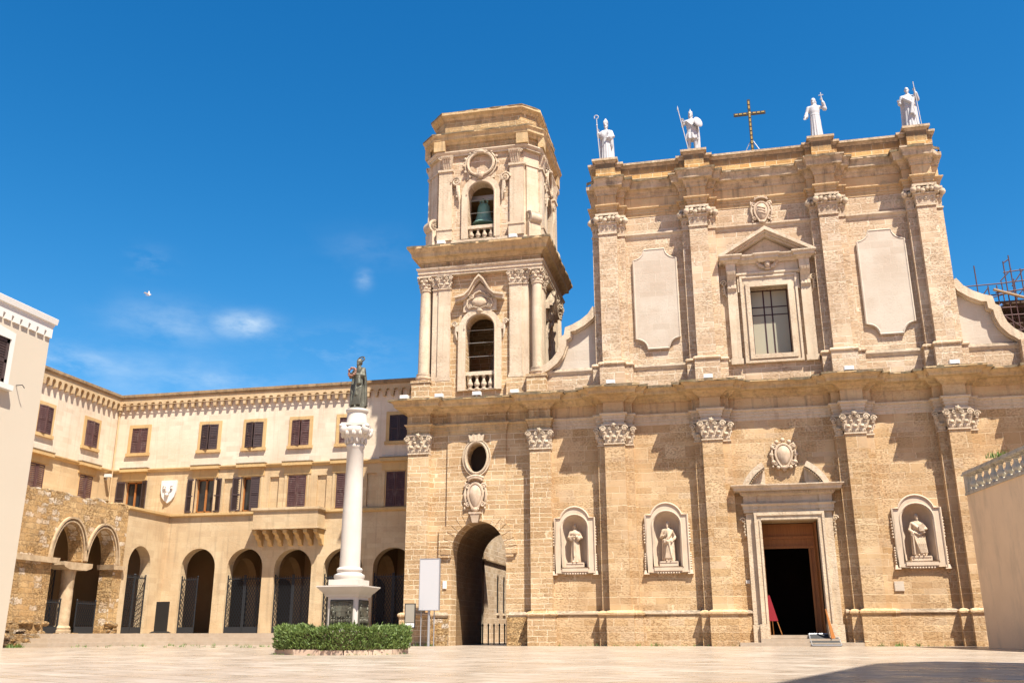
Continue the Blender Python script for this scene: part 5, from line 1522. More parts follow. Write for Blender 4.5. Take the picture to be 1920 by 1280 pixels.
# ------------------------------------------------------------------ statue column with hedge
mo = thing('column_monument', (-10.25, -16.9, 0), 'white marble column on a square pedestal with bronze reliefs, ringed by a hedge', 'column')
mc = (-10.25, -16.75)
hw = .44
MB().box(mc[0]-.62, mc[0]+.62, mc[1]-.62, mc[1]+.62, 0, .40).box(mc[0]-.52, mc[0]+.52, mc[1]-.52, mc[1]+.52, .40, .66).build('plinth', 'column_marble', mo)
pd = MB()
pd.prism([(mc[0]+x, mc[1]+y) for x, y in ((-hw+.06, -hw), (hw-.06, -hw), (hw, -hw+.06), (hw, hw-.06), (hw-.06, hw), (-hw+.06, hw), (-hw, hw-.06), (-hw, -hw+.06))], .66, 1.50, 'xy')
pd.sweep([(mc[0]-hw, mc[1]-hw), (mc[0]+hw, mc[1]-hw), (mc[0]+hw, mc[1]+hw), (mc[0]-hw, mc[1]+hw)], [(-.3, 1.48), (.02, 1.50), (.05, 1.56), (.13, 1.64), (.22, 1.74), (.24, 1.76), (.24, 1.79), (-.3, 1.82)], True)
pd.box(mc[0]-.43, mc[0]+.43, mc[1]-.43, mc[1]+.43, 1.81, 1.96)
ped = pd.build('pedestal', 'column_marble', mo)
def relief(k):
    m = MB(); q = random.Random(k+3)
    m.box(-.33, .33, -.03, .02, .74, 1.42)
    m.tube([(-.31, -.03, .76), (.31, -.03, .76), (.31, -.03, 1.40), (-.31, -.03, 1.40)], .02, 5, True)
    m.box(-.12, .14, -.07, 0, .98, 1.10).box(-.16, .18, -.06, 0, 1.11, 1.13)
    for i in range(8):
        x = -.26+.074*i; 
        m.ell((x, -.04, .86+q.uniform(-.02, .02)), .032, .04, .075, 6, 5); m.ell((x+.005, -.055, .95+q.uniform(-.02, .02)), .022, .03, .026, 6, 4)
    for sg in (-1, 1):
        for j in range(2):
            m.ell((sg*(.22+.04*j), -.04, 1.06+.1*j), .04, .04, .09, 6, 5); m.ell((sg*(.22+.04*j), -.05, 1.17+.1*j), .024, .03, .028, 6, 4)
    for i in range(6): m.tube([(-.25+.1*i, -.03, 1.2), (-.25+.1*i, -.035, 1.34)], .012, 4)
    m.tube([(-.27, -.035, 1.35), (0, -.04, 1.38), (.27, -.035, 1.35)], .014, 4)
    m.move((0, -hw, 0)); m.rotz(k*PI/2); m.move((mc[0], mc[1], 0))
    return m.build('bronze_relief', 'bronze', ped, smooth=50)
for k in range(4): relief(k)
MB().lathe([(.41, 1.96), (.41, 2.0), (.43, 2.04), (.42, 2.10), (.36, 2.13), (.33, 2.16), (.35, 2.20), (.36, 2.24), (.34, 2.28), (.29, 2.31), (.29, 2.34), (.285, 2.6), (.28, 3.6), (.255, 4.6), (.237, 5.66), (.26, 5.69), (.27, 5.74), (.25, 5.78)], (mc[0], mc[1], 0), 32).build('shaft', 'column_marble', mo, smooth=40)
cm_ = MB()
cm_.lathe([(.24, 5.78), (.26, 5.88), (.36, 6.02), (.42, 6.12), (.44, 6.2), (.40, 6.27), (.33, 6.34)], (mc[0], mc[1], 0), 20)
for k in range(12):
    a = 2*PI*k/12
    cm_.ell((mc[0]+.29*math.cos(a), mc[1]+.29*math.sin(a), 5.9), .045, .045, .12, 6, 5)
    cm_.ell((mc[0]+.38*math.cos(a+.2), mc[1]+.38*math.sin(a+.2), 6.08), .075, .075, .10, 6, 5)
for k in range(4):
    a = k*PI/2+PI/4+.2
    cm_.ell((mc[0]+.45*math.cos(a), mc[1]+.45*math.sin(a), 6.20), .13, .13, .16, 8, 6)
    cm_.ell((mc[0]+.52*math.cos(a), mc[1]+.52*math.sin(a), 6.28), .08, .08, .07, 8, 5)
cb2 = MB().box(-.38, .38, -.38, .38, 6.30, 6.38); cb2.rotz(.2); cb2.move((mc[0], mc[1], 0)); cm_.merge(cb2)
cm_.build('capital', 'column_marble', mo, smooth=50)
MB().lathe([(.31, 6.37), (.31, 6.42), (.295, 6.44), (.29, 6.72), (.32, 6.74), (.335, 6.79), (.32, 6.83)], (mc[0], mc[1], 0), 28).build('drum', 'column_marble', mo, smooth=40)

hed = thing('hedge', (-10.15, -16.3, 0), 'clipped green rosemary hedge inside a pink stone kerb', 'hedge')
HC = (-10.56, -16.25)
def octp(r, rot=PI/8): return [(HC[0]+r*math.cos(rot+PI/4*i)*1.0, HC[1]+r*math.sin(rot+PI/4*i)*.95) for i in range(8)]
kb = MB()
for i in range(8):
    o1, o2 = octp(1.86), octp(1.62)
    a, b = i, (i+1) % 8
    t = .01
    L = lambda p, q, f: (p[0]+(q[0]-p[0])*f, p[1]+(q[1]-p[1])*f)
    kb.prism([L(o1[a], o1[b], t), L(o1[a], o1[b], .495), L(o2[a], o2[b], .495), L(o2[a], o2[b], t)], -.02, .115+.01*(i % 3), 'xy')
    kb.prism([L(o1[a], o1[b], .505), L(o1[a], o1[b], 1-t), L(o2[a], o2[b], 1-t), L(o2[a], o2[b], .505)], -.02, .115+.012*((i+1) % 3), 'xy')
kb.build('kerb', 'kerb', hed)
lf = MB()
q = random.Random(5)
def hradius(a): 
    return 1.76+.05*math.sin(5*a+1)+.04*math.sin(9*a)
for i in range(17000):
    a = q.uniform(0, 2*PI)
    if q.random() < .55:
        r = hradius(a)*q.uniform(.93, 1.04); z = q.uniform(.10, .66+.05*math.sin(4*a)+.03*math.sin(13*a))
    else:
        r = hradius(a)*math.sqrt(q.uniform(.2, 1.02)); z = .62+.06*math.sin(4*a)+.03*math.sin(11*a+r*5)+q.gauss(0, .035)
    if q.random() < .03: z += q.uniform(.02, .08)
    r *= 1-.10*max(0, (.16-z)/.1)
    p = Vector((HC[0]+r*math.cos(a), HC[1]+.95*r*math.sin(a), z))
    up = Vector((math.cos(a)*.5+q.gauss(0, .5), math.sin(a)*.5+q.gauss(0, .5), .8+q.gauss(0, .4))).normalized()
    sd = up.cross(Vector((q.gauss(0, 1), q.gauss(0, 1), q.gauss(0, 1)))).normalized()
    l, w_ = q.uniform(.05, .11), q.uniform(.012, .024)
    lf.add([p-sd*w_, p+sd*w_, p+up*l+sd*w_*.3, p+up*l-sd*w_*.3], [(0, 1, 2, 3)])
lf.build('foliage', 'hedge', hed, recalc=False)
cr_ = MB().lathe([(1.58, .05), (1.63, .3), (1.6, .54), (1.4, .58), (.5, .56)], (HC[0], HC[1], 0), 24, sy=.95)
cr_.build('inner_twigs', 'deck', hed)

# ------------------------------------------------------------------ signs and small things
sg_ = thing('notice_board', (-12.73, -1.3, 0), 'tall blank pale grey board on three metal posts before the tower', 'sign')
MB().box(-13.17, -12.25, -1.40, -1.30, 1.50, 3.69).build('board', 'sign_grey', sg_)
fm = MB()
for a, b, c_, d in ((-13.18, -13.15, 1.49, 3.70), (-12.27, -12.24, 1.49, 3.70)): fm.box(a, b, -1.41, -1.29, c_, d)
fm.box(-13.15, -12.27, -1.41, -1.29, 1.485, 1.515).box(-13.15, -12.27, -1.41, -1.29, 3.675, 3.705)
fm.build('frame', 'steel', sg_)
for x, r_ in ((-13.10, .025), (-12.74, .065), (-12.50, .025)): MB().tube([(x, -1.27, 0), (x, -1.27, 3.5)], r_, 10).build('post', 'steel', sg_, smooth=50)
s2 = thing('info_sign', (-13.34, -2, 0), 'small dark framed information sign on one thin post', 'sign')
MB().box(-13.59, -13.11, -2.06, -2.0, .74, 1.77).build('frame', 'black_panel', s2)
MB().box(-13.55, -13.15, -2.072, -2.05, .98, 1.73).build('face', 'sign_face', s2)
MB().box(-13.55, -13.15, -2.074, -2.05, .79, .95).build('label_plate', 'sign_white', s2)
MB().tube([(-13.34, -1.98, 0), (-13.34, -1.98, 1.6)], .025, 8).build('post', 'steel', s2)
s3 = thing('black_totem', (-28.5, 2.6, TZ), 'matt black standing information totem beside the arcade corner', 'sign')
ty = 2.6
m = MB().box(-.35, .35, -.05, .05, 0, 1.54); m.move((-28.2, ty, TZ)); m.build('panel', 'black_panel', s3)
m = MB().frustum(-.48, .48, -.25, .25, 0, -.40, .40, -.10, .10, .09); m.move((-28.2, ty, TZ)); m.build('foot', 'black_panel', s3)
ea = thing('display_easel', (1.95, .9, .43), 'red cloth display easel leaning just inside the dark church doorway', 'easel')
MB().add([(1.70, .80, 2.03), (1.84, .80, 2.06), (2.11, .74, 1.0), (1.70, .74, 1.0), (1.70, .86, 2.03), (1.84, .86, 2.06), (2.11, .80, 1.0), (1.70, .80, 1.0)], [(0, 1, 2, 3), (7, 6, 5, 4), (0, 4, 5, 1), (1, 5, 6, 2), (2, 6, 7, 3), (3, 7, 4, 0)]).build('cloth', 'red_cloth', ea)
for p in (((2.05, .78, 1.05), (2.22, .70, .44)), ((1.74, .78, 1.05), (1.73, .70, .44)), ((1.85, .85, 1.9), (1.9, 1.15, .44))): MB().tube(p, .022, 6).build('leg', 'wood', ea)
ra = thing('door_ramp', (3.6, -.9, 0), 'grey ramp board with pale edges lying on the church steps', 'ramp')
rp = [(3.24, -.10, .46), (4.36, -.10, .46), (4.36, -1.3, .03), (3.24, -1.3, .03)]
m = MB().add([(x, y, z) for x, y, z in rp]+[(x, y, z-.04) for x, y, z in rp], [(0, 1, 2, 3), (7, 6, 5, 4), (0, 4, 5, 1), (1, 5, 6, 2), (2, 6, 7, 3), (3, 7, 4, 0)]); m.build('board', 'rubber', ra)
m = MB()
for i in range(4): a, b = rp[i], rp[(i+1) % 4]; m.tube([(a[0], a[1], a[2]+.012), (b[0], b[1], b[2]+.012)], .03, 5)
m.build('edge_strip', 'steel', ra)
m = MB().add([(4.02, -.6, .3), (4.06, -.6, .3), (4.02, -.35, 1.42), (3.98, -.35, 1.42)], [(0, 1, 2, 3)])
wp = thing('leaning_board', (4.1, -.5, 0), 'narrow wooden board leaning on the right foot of the church door frame', 'board')
m = MB().add([(4.05, -.85, .30), (4.22, -.62, .30), (3.98, -.50, 1.45), (3.94, -.58, 1.45), (4.03, -.83, .30), (4.20, -.60, .30), (3.96, -.48, 1.45), (3.92, -.56, 1.45)], [(0, 1, 2, 3), (7, 6, 5, 4), (0, 4, 5, 1), (1, 5, 6, 2), (2, 6, 7, 3), (3, 7, 4, 0)])
m.build('plank', 'wood', wp)
def plaque(x, z, w_, h_, y, mat, label):
    o = MB().box(x-w_/2, x+w_/2, y-.04, y, z-h_/2, z+h_/2).box(x-w_/2+.02, x+w_/2-.02, y-.05, y-.03, z-h_/2+.02, z+h_/2-.02).build('plaque', mat)
    tag(o, label, 'plaque')
plaque(.97, 2.58, .17, .14, 0, 'white', 'tiny white plaque on the wall left of the church door')
plaque(6.98, 2.33, .38, .40, -.0, 'panel', 'square pale stone tablet low on the wall right of the church door')
plaque(-12.42, 2.62, .18, .34, -.0, 'sign_white', 'small white notice beside the left edge of the tower archway')
# floodlights along the cornices
def flood(x, y, z, label, first=[None]):
    if first[0] is None:
        t = thing('floodlight', (x, y, z), label, 'floodlight', 'small white floodlights along the cornices')
        MB().box(x-.20, x+.20, y-.10, y+.14, z+.02, z+.20).build('housing', 'white', t)
        MB().box(x-.17, x+.17, y-.115, y-.10, z+.04, z+.18).build('lens', 'sign_white', t)
        MB().box(x-.05, x+.05, y-.02, y+.06, z-.06, z+.02).build('bracket', 'steel', t)
        first[0] = t
    else:
        t = copy_tree(first[0]); t.location = (x, y, z); t['label'] = label
for x, y, z, l in ((-14.35, -.85, 11.17, 'white floodlight at the far left tip of the tower base cornice'), (-12.65, -.75, 11.17, 'white floodlight below the left pair of tower columns'),
                   (-10.8, -.75, 11.17, 'white floodlight below the balustrade of the lower bell arch'), (-8.98, -.75, 11.17, 'white floodlight below the right flat pilaster of the tower'),
                   (-4.42, -1.35, 11.20, 'white floodlight before the pedestal of the leftmost upper pilaster'), (-.11, -1.35, 11.20, 'white floodlight before the pedestal left of the upper window'),
                   (5.8, -1.35, 11.20, 'white floodlight before the pedestal right of the upper window'), (10.0, -1.35, 11.20, 'white floodlight before the pedestal of the rightmost upper pilaster'),
                   (-12.8, -.45, 19.17, 'white floodlight on the middle tower cornice, below the left belfry pilaster'), (-9.1, -.45, 19.17, 'white floodlight on the middle tower cornice, below the right belfry pilaster')):
    flood(x, y, z, l)
# cross on the attic
cx = thing('roof_cross', (2.72, 0, 22.6), 'black metal cross with gilded inlay standing on the church attic', 'cross')
m = MB().box(2.65, 2.79, -.06, .06, 22.6, 25.62).box(1.96, 2.65, -.055, .055, 24.78, 24.92).box(2.79, 3.48, -.055, .055, 24.78, 24.92)
m.build('frame', 'iron', cx)
m = MB()
for i in range(12):
    z = 22.7+i*.24
    if abs(z+.1-24.85) > .12: m.box(2.685, 2.755, -.075, -.055, z, z+.17)
for i in range(3):
    m.box(2.02+i*.2, 2.02+i*.2+.14, -.07, -.05, 24.815, 24.885); m.box(2.88+i*.2, 2.88+i*.2+.14, -.07, -.05, 24.815, 24.885)
m.ell((2.72, -.06, 24.85), .07, .03, .07, 8, 5)
m.build('gilded_inlay', 'gold', cx)
for sg in (-1, 1): MB().tube([(2.72+sg*.06, .02, 23.35), (2.72+sg*.48, .02, 22.55)], .025, 6).build('brace', 'steel', cx)
MB().box(2.5, 2.94, -.2, .2, 22.52, 22.66).build('foot', 'crust', cx)

# street house seen through the archway
bk = thing('street_house', (-13.9, 20, 0), 'pale plastered street house with lancet windows seen through the archway', 'house')
bxx = -13.75
MB().wall([(12.6, 0), (30, 0), (30, 7.2), (12.6, 7.2)], [arch(y, .30, 1.7, 3.45, .55, 8, True) for y in (16.1, 17.8, 19.5, 21.2)], bxx-.04, bxx, 'yz').build('wall', 'upper', bk)
MB().box(bxx-8, bxx-.09, 12.6, 30, 0, 7.2).build('body', 'street_wall', bk)
MB().box(bxx-.1, bxx+.10, 12.5, 30, 4.62, 4.70).build('band', 'coping', bk)
MB().box(bxx-.1, bxx+.2, 12.5, 30, 7.0, 7.25).build('roof_edge', 'coping', bk)
for y in (16.1, 17.8, 19.5, 21.2): MB().box(bxx-.1, bxx+.07, y-.34, y+.34, 1.58, 1.70).build('window_sill', 'trim', bk)
MB().box(bxx-.08, bxx-.05, 12.8, 29, 1.6, 4.4).build('pane', 'dark', bk)
def bollard(x, first=[None]):
    if first[0] is None:
        t = MB().lathe([(.035, 0), (.035, .86), (.05, .88), (.05, .92), (.03, .98), (.0, 1.02)], (x, 6.6, 0), 10)
        ob = bpy.data.objects.new('bollard', t.mesh('bollard', 'iron', 50, (x, 6.6, 0))); COL.objects.link(ob)
        first[0] = ob
    else:
        ob = first[0].copy(); COL.objects.link(ob)
    ob.location = (x, 6.6, 0)
    return ob
BO = ('leftmost of five thin black bollards behind the archway', 'second thin black bollard from the left behind the archway', 'middle one of five thin black bollards behind the archway', 'second thin black bollard from the right behind the archway', 'rightmost of five thin black bollards behind the archway')
for x, l in zip((-12.3, -12.0, -11.7, -11.42, -11.14), BO): tag(bollard(x), l, 'bollard', 'thin bollards behind the archway')

# scaffold behind the right volute
sc_ = thing('scaffold', (14.5, 6, 11), 'rusty tube scaffold with decks rising behind the right church volute', 'scaffold')
def pole(name, a, b, r_=.03, mat='rust'): return MB().tube([a, b], r_, 6).build(name, mat, sc_)
ups = [(13.4, 6, 18.23), (14.77, 6, 18.35), (15.06, 6, 18.65), (13.9, 6, 17.1), (14.3, 6, 17.1), (15.5, 6, 17.9), (14.1, 7.5, 16.9), (15.0, 7.5, 17.8), (15.6, 7.5, 17.9), (14.55, 8.2, 17.0), (16.2, 6, 18), (16.2, 7.5, 18)]
for x, y, z in ups: pole('upright', (x+.06*(11-z)*.0, y, 11), (x, y, z))
for a, b in (((12.0, 6, 17.13), (14.8, 6, 17.19)), ((14.7, 6, 17.75), (17, 6, 17.95)), ((14.7, 6, 17.2), (17, 6, 17.35)), ((13.3, 6.1, 16.62), (15.1, 6.1, 16.66)), ((14.77, 6, 18.25), (15.06, 6, 18.45)), ((13.8, 7.5, 16.8), (17, 7.5, 17.6)),
             ((13.9, 6, 15.9), (17, 6, 15.9)), ((13.9, 6, 15.5), (17, 6, 15.5)), ((13.9, 6, 14.7), (17, 6, 14.7)), ((13.9, 7.5, 15.3), (17, 7.5, 15.4)), ((14.2, 6, 16.7), (17, 6, 16.9)), ((14, 6, 14.2), (17, 6, 14.2))): pole('ledger', a, b)
for a, b in (((13.4, 6, 16.4), (13.9, 6, 17.0)), ((14.3, 6, 16.1), (13.9, 6, 15.5)), ((14.5, 6, 17.3), (15.1, 6, 17.9)), ((15.0, 6, 17.0), (15.6, 6, 17.8)), ((14.3, 6, 15.6), (15.7, 6, 14.3)), ((14.6, 7.5, 14.3), (15.6, 7.5, 16.2)), ((15.1, 6.5, 16.3), (16, 6.5, 17.4))): pole('brace', a, b)
MB().box(13.9, 17.5, 6.2, 9.5, 16.15, 16.32).build('deck', 'deck', sc_)
MB().add([(13.9, 8.6, 16.1), (17.5, 8.6, 16.1), (17.5, 8.8, 15.3), (13.9, 8.8, 15.3)], [(0, 1, 2, 3)]).build('dust_sheet', 'deck', sc_)
MB().box(14.1, 17.5, 6.2, 9.5, 15.05, 15.16).build('deck', 'deck', sc_)
MB().box(14.1, 17.5, 6.2, 9.5, 14.0, 14.1).build('deck', 'deck', sc_)
m = MB().box(-1.0, 1.2, -.12, .12, -.03, .03); m.tf(lambda p: Vector((15.0+p.x*.9, 5.9+p.y, 16.5-p.x*.36+p.z))); m.build('plank', 'plank', sc_)
MB().tube([(14.15, 6, 15.9), (14.4, 5.9, 16.05)], .06, 6).build('tarpaulin', 'tarp', sc_)
MB().add([(14.9, 8.9, 15.2), (16.6, 8.9, 15.2), (16.6, 8.9, 15.9), (15.4, 8.9, 15.8)], [(0, 1, 2, 3)]).build('tarpaulin', 'tarp', sc_)

# pigeon
pg = MB()
pc = Vector((-25.87, -5, 15.92))
KB = .55
pg.ell(pc, .16*KB, .07*KB, .07*KB, 10, 6); pg.ell(pc+Vector((.17, 0, .02))*KB, .055*KB, .05*KB, .05*KB, 8, 5)
pg.add([pc+Vector((.23, 0, .02))*KB, pc+Vector((.2, .012, .03))*KB, pc+Vector((.2, -.012, .01))*KB], [(0, 1, 2)])
pg.add([pc+Vector(v)*KB for v in ((-.12, -.04, 0), (-.12, .04, 0), (-.30, .07, -.01), (-.30, -.07, -.01))], [(0, 1, 2, 3)])
pb = pg.build('pigeon', 'feather', smooth=60)
pb.scale = (1, 1, 1)
tag(pb, 'pale pigeon flying with raised wings in the blue sky above the palace', 'bird')
for sg, pts in ((1, ((.08, .04, .04), (-.06, .05, .04), (-.16, .10, .40), (-.08, .08, .43), (-.02, .07, .30))), (-1, ((.08, -.04, .03), (-.06, -.05, .03), (-.30, -.35, .10), (-.16, -.40, .14), (0, -.22, .10)))):
    MB().add([pc+Vector(v)*KB for v in pts]+[pc+Vector(v)*KB+Vector((0, .008, .006)) for v in pts], [(0, 1, 2, 3, 4), (9, 8, 7, 6, 5)]+[(i, (i+1) % 5, 5+(i+1) % 5, 5+i) for i in range(5)]).build('wing', 'feather', pb)

# weeds in the joints
wd = MB(); q = random.Random(21)
def tuft(x, y, z, s_, n):
    for i in range(n):
        a = q.uniform(0, 2*PI); l = s_*q.uniform(.5, 1.1); w_ = s_*.10
        b = Vector((x+q.gauss(0, s_*.5), y+q.gauss(0, s_*.2), z)); t = b+Vector((math.cos(a)*l*.6, math.sin(a)*l*.4, l))
        sd = Vector((-math.sin(a), math.cos(a), 0))*w_
        wd.add([b-sd, b+sd, t+sd*.2, t-sd*.2], [(0, 1, 2, 3)])
for i in range(60): tuft(q.uniform(-7.2, 9.0), -.9+q.gauss(0, .12), 0, q.uniform(.04, .12), 6)
for x in (5.9, 6.6, 7.3, -3.0, -13.4, -12.9, -12.7): tuft(x, -.8, 0, .16, 20)
for i in range(60): tuft(q.uniform(-28, -17), q.uniform(-6, 1.3), 0.0, q.uniform(.06, .14), 8)
for i in range(16): tuft(-29.1+q.uniform(0, .3), q.uniform(-9, -5.6), 0, q.uniform(.1, .22), 12)
for i in range(5): tuft(9.10+3.3*d_.x+q.gauss(0, .1), -4+3.3*d_.y+q.gauss(0, .2), 6.28, .22, 12)
for i in range(26): tuft(q.uniform(-13, 10), -.6+q.gauss(0, .1), 11.18, q.uniform(.04, .09), 7)
for i in range(40):
    a = q.uniform(PI, 2*PI); tuft(HC[0]+1.9*math.cos(a), HC[1]+1.85*math.sin(a), 0, .05, 5)
tag(wd.build('weeds', 'weed', recalc=False), kind='stuff')

# security camera in the corner of the palace
sc2 = thing('security_camera', (WX+.1, 4.4, 9.0), 'small white security camera on the palace wall in the inner corner', 'camera')
MB().box(WX+.02, WX+.40, 4.30, 4.50, 8.98, 9.16).build('housing', 'white', sc2)
MB().tube([(WX, 4.4, 8.85), (WX+.14, 4.4, 8.85), (WX+.16, 4.4, 9.0)], .03, 6).build('bracket', 'steel', sc2)
# ------------------------------------------------------------------ figures
def figure(name, mat, base, height, label, cat='statue', group=None, legs=False, robe=1.0, arms=((), ()), fold=12, beard=True, hood=False, hair=True, extra=None, cloak=True, turn=0.0, head_turn=0.0, hands=True, voxel=.018, lean=0.0):
    """standing figure facing -y, 1.78 units tall before scaling; fused into one continuous surface"""
    m = MB(); q = random.Random(len(label))
    def ring(z, rx, ry, amp, ph, n=36, cx=0, cy=0):
        return [((rx*(1+amp*math.sin(fold*2*PI*i/n+ph)+amp*.6*math.sin((fold-5)*2*PI*i/n+1.7*ph)))*math.cos(2*PI*i/n)+cx, (ry*(1+amp*math.sin(fold*2*PI*i/n+ph)))*math.sin(2*PI*i/n)+cy, z) for i in range(n)]
    def loft(rs):
        vs = [p for r in rs for p in r]; n = len(rs[0]); fs = []
        for j in range(len(rs)-1):
            for i in range(n):
                fs.append((j*n+i, j*n+(i+1) % n, (j+1)*n+(i+1) % n, (j+1)*n+i))
        fs += [tuple(reversed(range(n))), tuple(range((len(rs)-1)*n, len(rs)*n))]
        m.add(vs, fs)
    def limb(*pr): m.tube([p for p, r in pr], [r for p, r in pr], 10); [m.ell(p, r, r, r, 10, 6) for p, r in pr]
    if legs:
        for sg in (-1, 1):
            limb(((sg*.10, .0, .86), .10), ((sg*.11, -.03, .50), .068), ((sg*.115, .01, .30), .062), ((sg*.12, .02, .07), .042))
            m.ell((sg*.125, -.07, .035), .05, .12, .04, 10, 6)
        loft([ring(.55, .215, .165, .05, .4), ring(.75, .20, .15, .03, .3), ring(.95, .17, .125, .015, .2), ring(1.05, .175, .125, .0, 0), ring(1.22, .20, .14, 0, 0), ring(1.36, .20, .125, 0, 0), ring(1.45, .12, .09, 0, 0), ring(1.50, .06, .06, 0, 0)])
        for i in range(9):
            a = 2*PI*i/9; m.tube([(.205*math.cos(a), .155*math.sin(a), .80), (.225*math.cos(a), .17*math.sin(a), .56)], .035, 6)
    else:
        loft([ring(.0, .24*robe, .20*robe, .11, .3, cy=.01), ring(.12, .228*robe, .19*robe, .11, .35), ring(.4, .205*robe, .175*robe, .10, .5), ring(.7, .19*robe, .16*robe, .085, .8), ring(.95, .18, .145, .05, 1.0), ring(1.06, .172, .135, .02, 1.1), ring(1.2, .195, .14, .01, 1.1), ring(1.35, .205, .125, 0, 1.1), ring(1.44, .13, .095, 0, 0), ring(1.50, .065, .065, 0, 0)])
        for sg in (-1, 1): m.ell((sg*.09, -.20*robe, .03), .045, .09, .035, 8, 5)
    if cloak:
        for i in range(9):
            a = R(8+i*20.5); x, y = math.cos(a), math.sin(a)
            m.tube([(x*.20, .03+y*.08, 1.38), (x*.235, .05+y*.13, 1.0), (x*.25, .06+y*.16, .5), (x*(.27+.02*(i % 2)), .06+y*.19, .06)], [.05, .06, .06, .055], 7)
    limb(((-.21, .0, 1.37), .07), ((0, .02, 1.40), .085), ((.21, .0, 1.37), .07))
    # neck and head
    hx = math.sin(head_turn)*.02
    limb(((0, .01, 1.42), .062), ((0, -.005, 1.56), .052))
    H = MB(); c0 = (0, -.015, 1.655)
    H.ell(c0, .078, .097, .118, 14, 10); H.ell((0, -.04, 1.60), .058, .062, .065, 10, 7)
    H.ell((0, -.113, 1.645), .013, .022, .03, 6, 5); H.ell((0, -.098, 1.685), .052, .02, .013, 8, 4)
    for sg in (-1, 1):
        H.ell((sg*.030, -.098, 1.66), .013, .012, .009, 6, 4); H.ell((sg*.08, .0, 1.65), .014, .024, .032, 6, 5)
    H.ell((0, -.098, 1.595), .026, .014, .009, 6, 4)
    if hair: H.ell((0, .02, 1.69), .090, .098, .105, 12, 8); H.ell((0, .05, 1.62), .085, .06, .08, 10, 6)
    if beard: H.ell((0, -.075, 1.56), .054, .045, .075, 10, 6); H.ell((0, -.08, 1.50), .036, .035, .05, 8, 5)
    if hood: H.ell((0, .05, 1.60), .11, .08, .10, 12, 7); H.ell((0, .07, 1.50), .13, .08, .08, 12, 6)
    H.move((0, 0, -1.6)); H.rotz(head_turn); H.move((0, 0, 1.6)); m.merge(H)
    tips = MB()
    for sg, pts in zip((-1, 1), arms):
        if not pts: continue
        (ex, ey, ez), (wx, wy, wz) = pts[0], pts[1]
        sl_ = .085 if not legs else .052
        limb(((sg*.21, .0, 1.37), .072), ((ex, ey, ez), .058), ((wx, wy, wz), .036))
        mid = tuple((a+b)/2 for a, b in zip((ex, ey, ez), (wx, wy, wz)))
        if not legs: limb(((ex, ey, ez), .066), (tuple(e+(w-e)*.75 for e, w in zip((ex, ey, ez), (wx, wy, wz))), .07))
        d = (Vector((wx, wy, wz))-Vector((ex, ey, ez))).normalized()
        if len(pts) > 2: d = Vector(pts[2]).normalized()
        p = Vector((wx, wy, wz))+d*.05
        m.ell(p, .040, .034, .042, 8, 6)
        s_ = d.cross(Vector((0, 1, 0)) if abs(d.y) < .8 else Vector((0, 0, 1))).normalized()
        curl = Vector((0, -1, 0)) if abs(d.y) < .8 else Vector((0, 0, -1))
        for k in range(4):
            b = p+s_*(.027-.018*k)+d*.03; L = (.05, .058, .055, .042)[k]
            tips.tube([b, b+d*L*.6+curl*.006, b+d*L+curl*.026], [.0115, .0105, .008], 6)
        b = p+s_*.036*(-sg if d.z < 0 else sg)
        tips.tube([b-d*.01, b+s_*.02*(-sg if d.z < 0 else sg)+d*.015, b+d*.045+curl*.02], [.013, .012, .009], 6)
    if extra: extra(m)
    o = m.build('tmp', mat, None)
    md = o.modifiers.new('r', 'REMESH'); md.mode = 'VOXEL'; md.voxel_size = voxel; md.use_smooth_shade = True
    s1 = o.modifiers.new('s', 'SMOOTH'); s1.factor = .5; s1.iterations = 2
    dg = bpy.context.evaluated_depsgraph_get()
    me = bpy.data.meshes.new_from_object(o.evaluated_get(dg))
    bpy.data.objects.remove(o)
    # fingers join the same mesh
    bm = bmesh.new(); bm.from_mesh(me)
    t2 = tips.mesh('t', mat); bm.from_mesh(t2); bm.to_mesh(me); bm.free()
    me.name = name; me.shade_smooth()
    if not me.materials: me.materials.append(M[mat])
    ob = bpy.data.objects.new(name, me); COL.objects.link(ob)
    s = height/1.78
    ob.location = base; ob.scale = (s, s, s); ob.rotation_euler = (0, 0, turn)
    return tag(ob, label, cat, group)
def attr(parent, mb, name, mat, smooth=50):
    """something carved on or held by a figure, in the figure's own units"""
    ob = bpy.data.objects.new(name, mb.mesh(name, mat, smooth)); COL.objects.link(ob); ob.parent = parent
    return ob
GR = 'white statues standing on the church attic'
ZT = 22.84; YS = -.36
# bishop with mitre and crozier
def bishop_x(m):
    for sg in (-1, 1):
        m.ell((sg*.13, -.05, 1.22), .13, .13, .22, 10, 8)
    m.ell((.15, -.12, 1.05), .13, .10, .16, 10, 8); m.ell((.22, -.06, .85), .07, .08, .28, 8, 6)
    m.frustum(-.08, .08, -.10, .07, 1.72, -.10, .10, -.10, .07, 1.84); m.frustum(-.10, .10, -.09, .06, 1.83, -.012, .012, -.05, .02, 2.0)
b1 = figure('bishop_statue', 'marble', (-4.32, YS, ZT), 2.17, 'white statue of a bishop in a mitre holding a crozier', group=GR, arms=(((-.30, -.05, 1.16), (-.31, -.16, 1.32), (-.05, -.2, 1)), ((.30, -.08, 1.10), (.10, -.20, 1.02), (-1, -.2, 0))), extra=bishop_x, robe=1.0)
m = MB().tube([(-.26, -.16, .02), (-.335, -.20, 1.4), (-.35, -.20, 1.92)], .019, 6).tube([(-.35, -.20, 1.90)]+[(-.35-.085*math.cos(PI*1.6*t/16+PI*.0)*1.0, -.20, 1.99+.085*math.sin(PI*1.9*t/16)) for t in range(1, 17)], .019, 6)
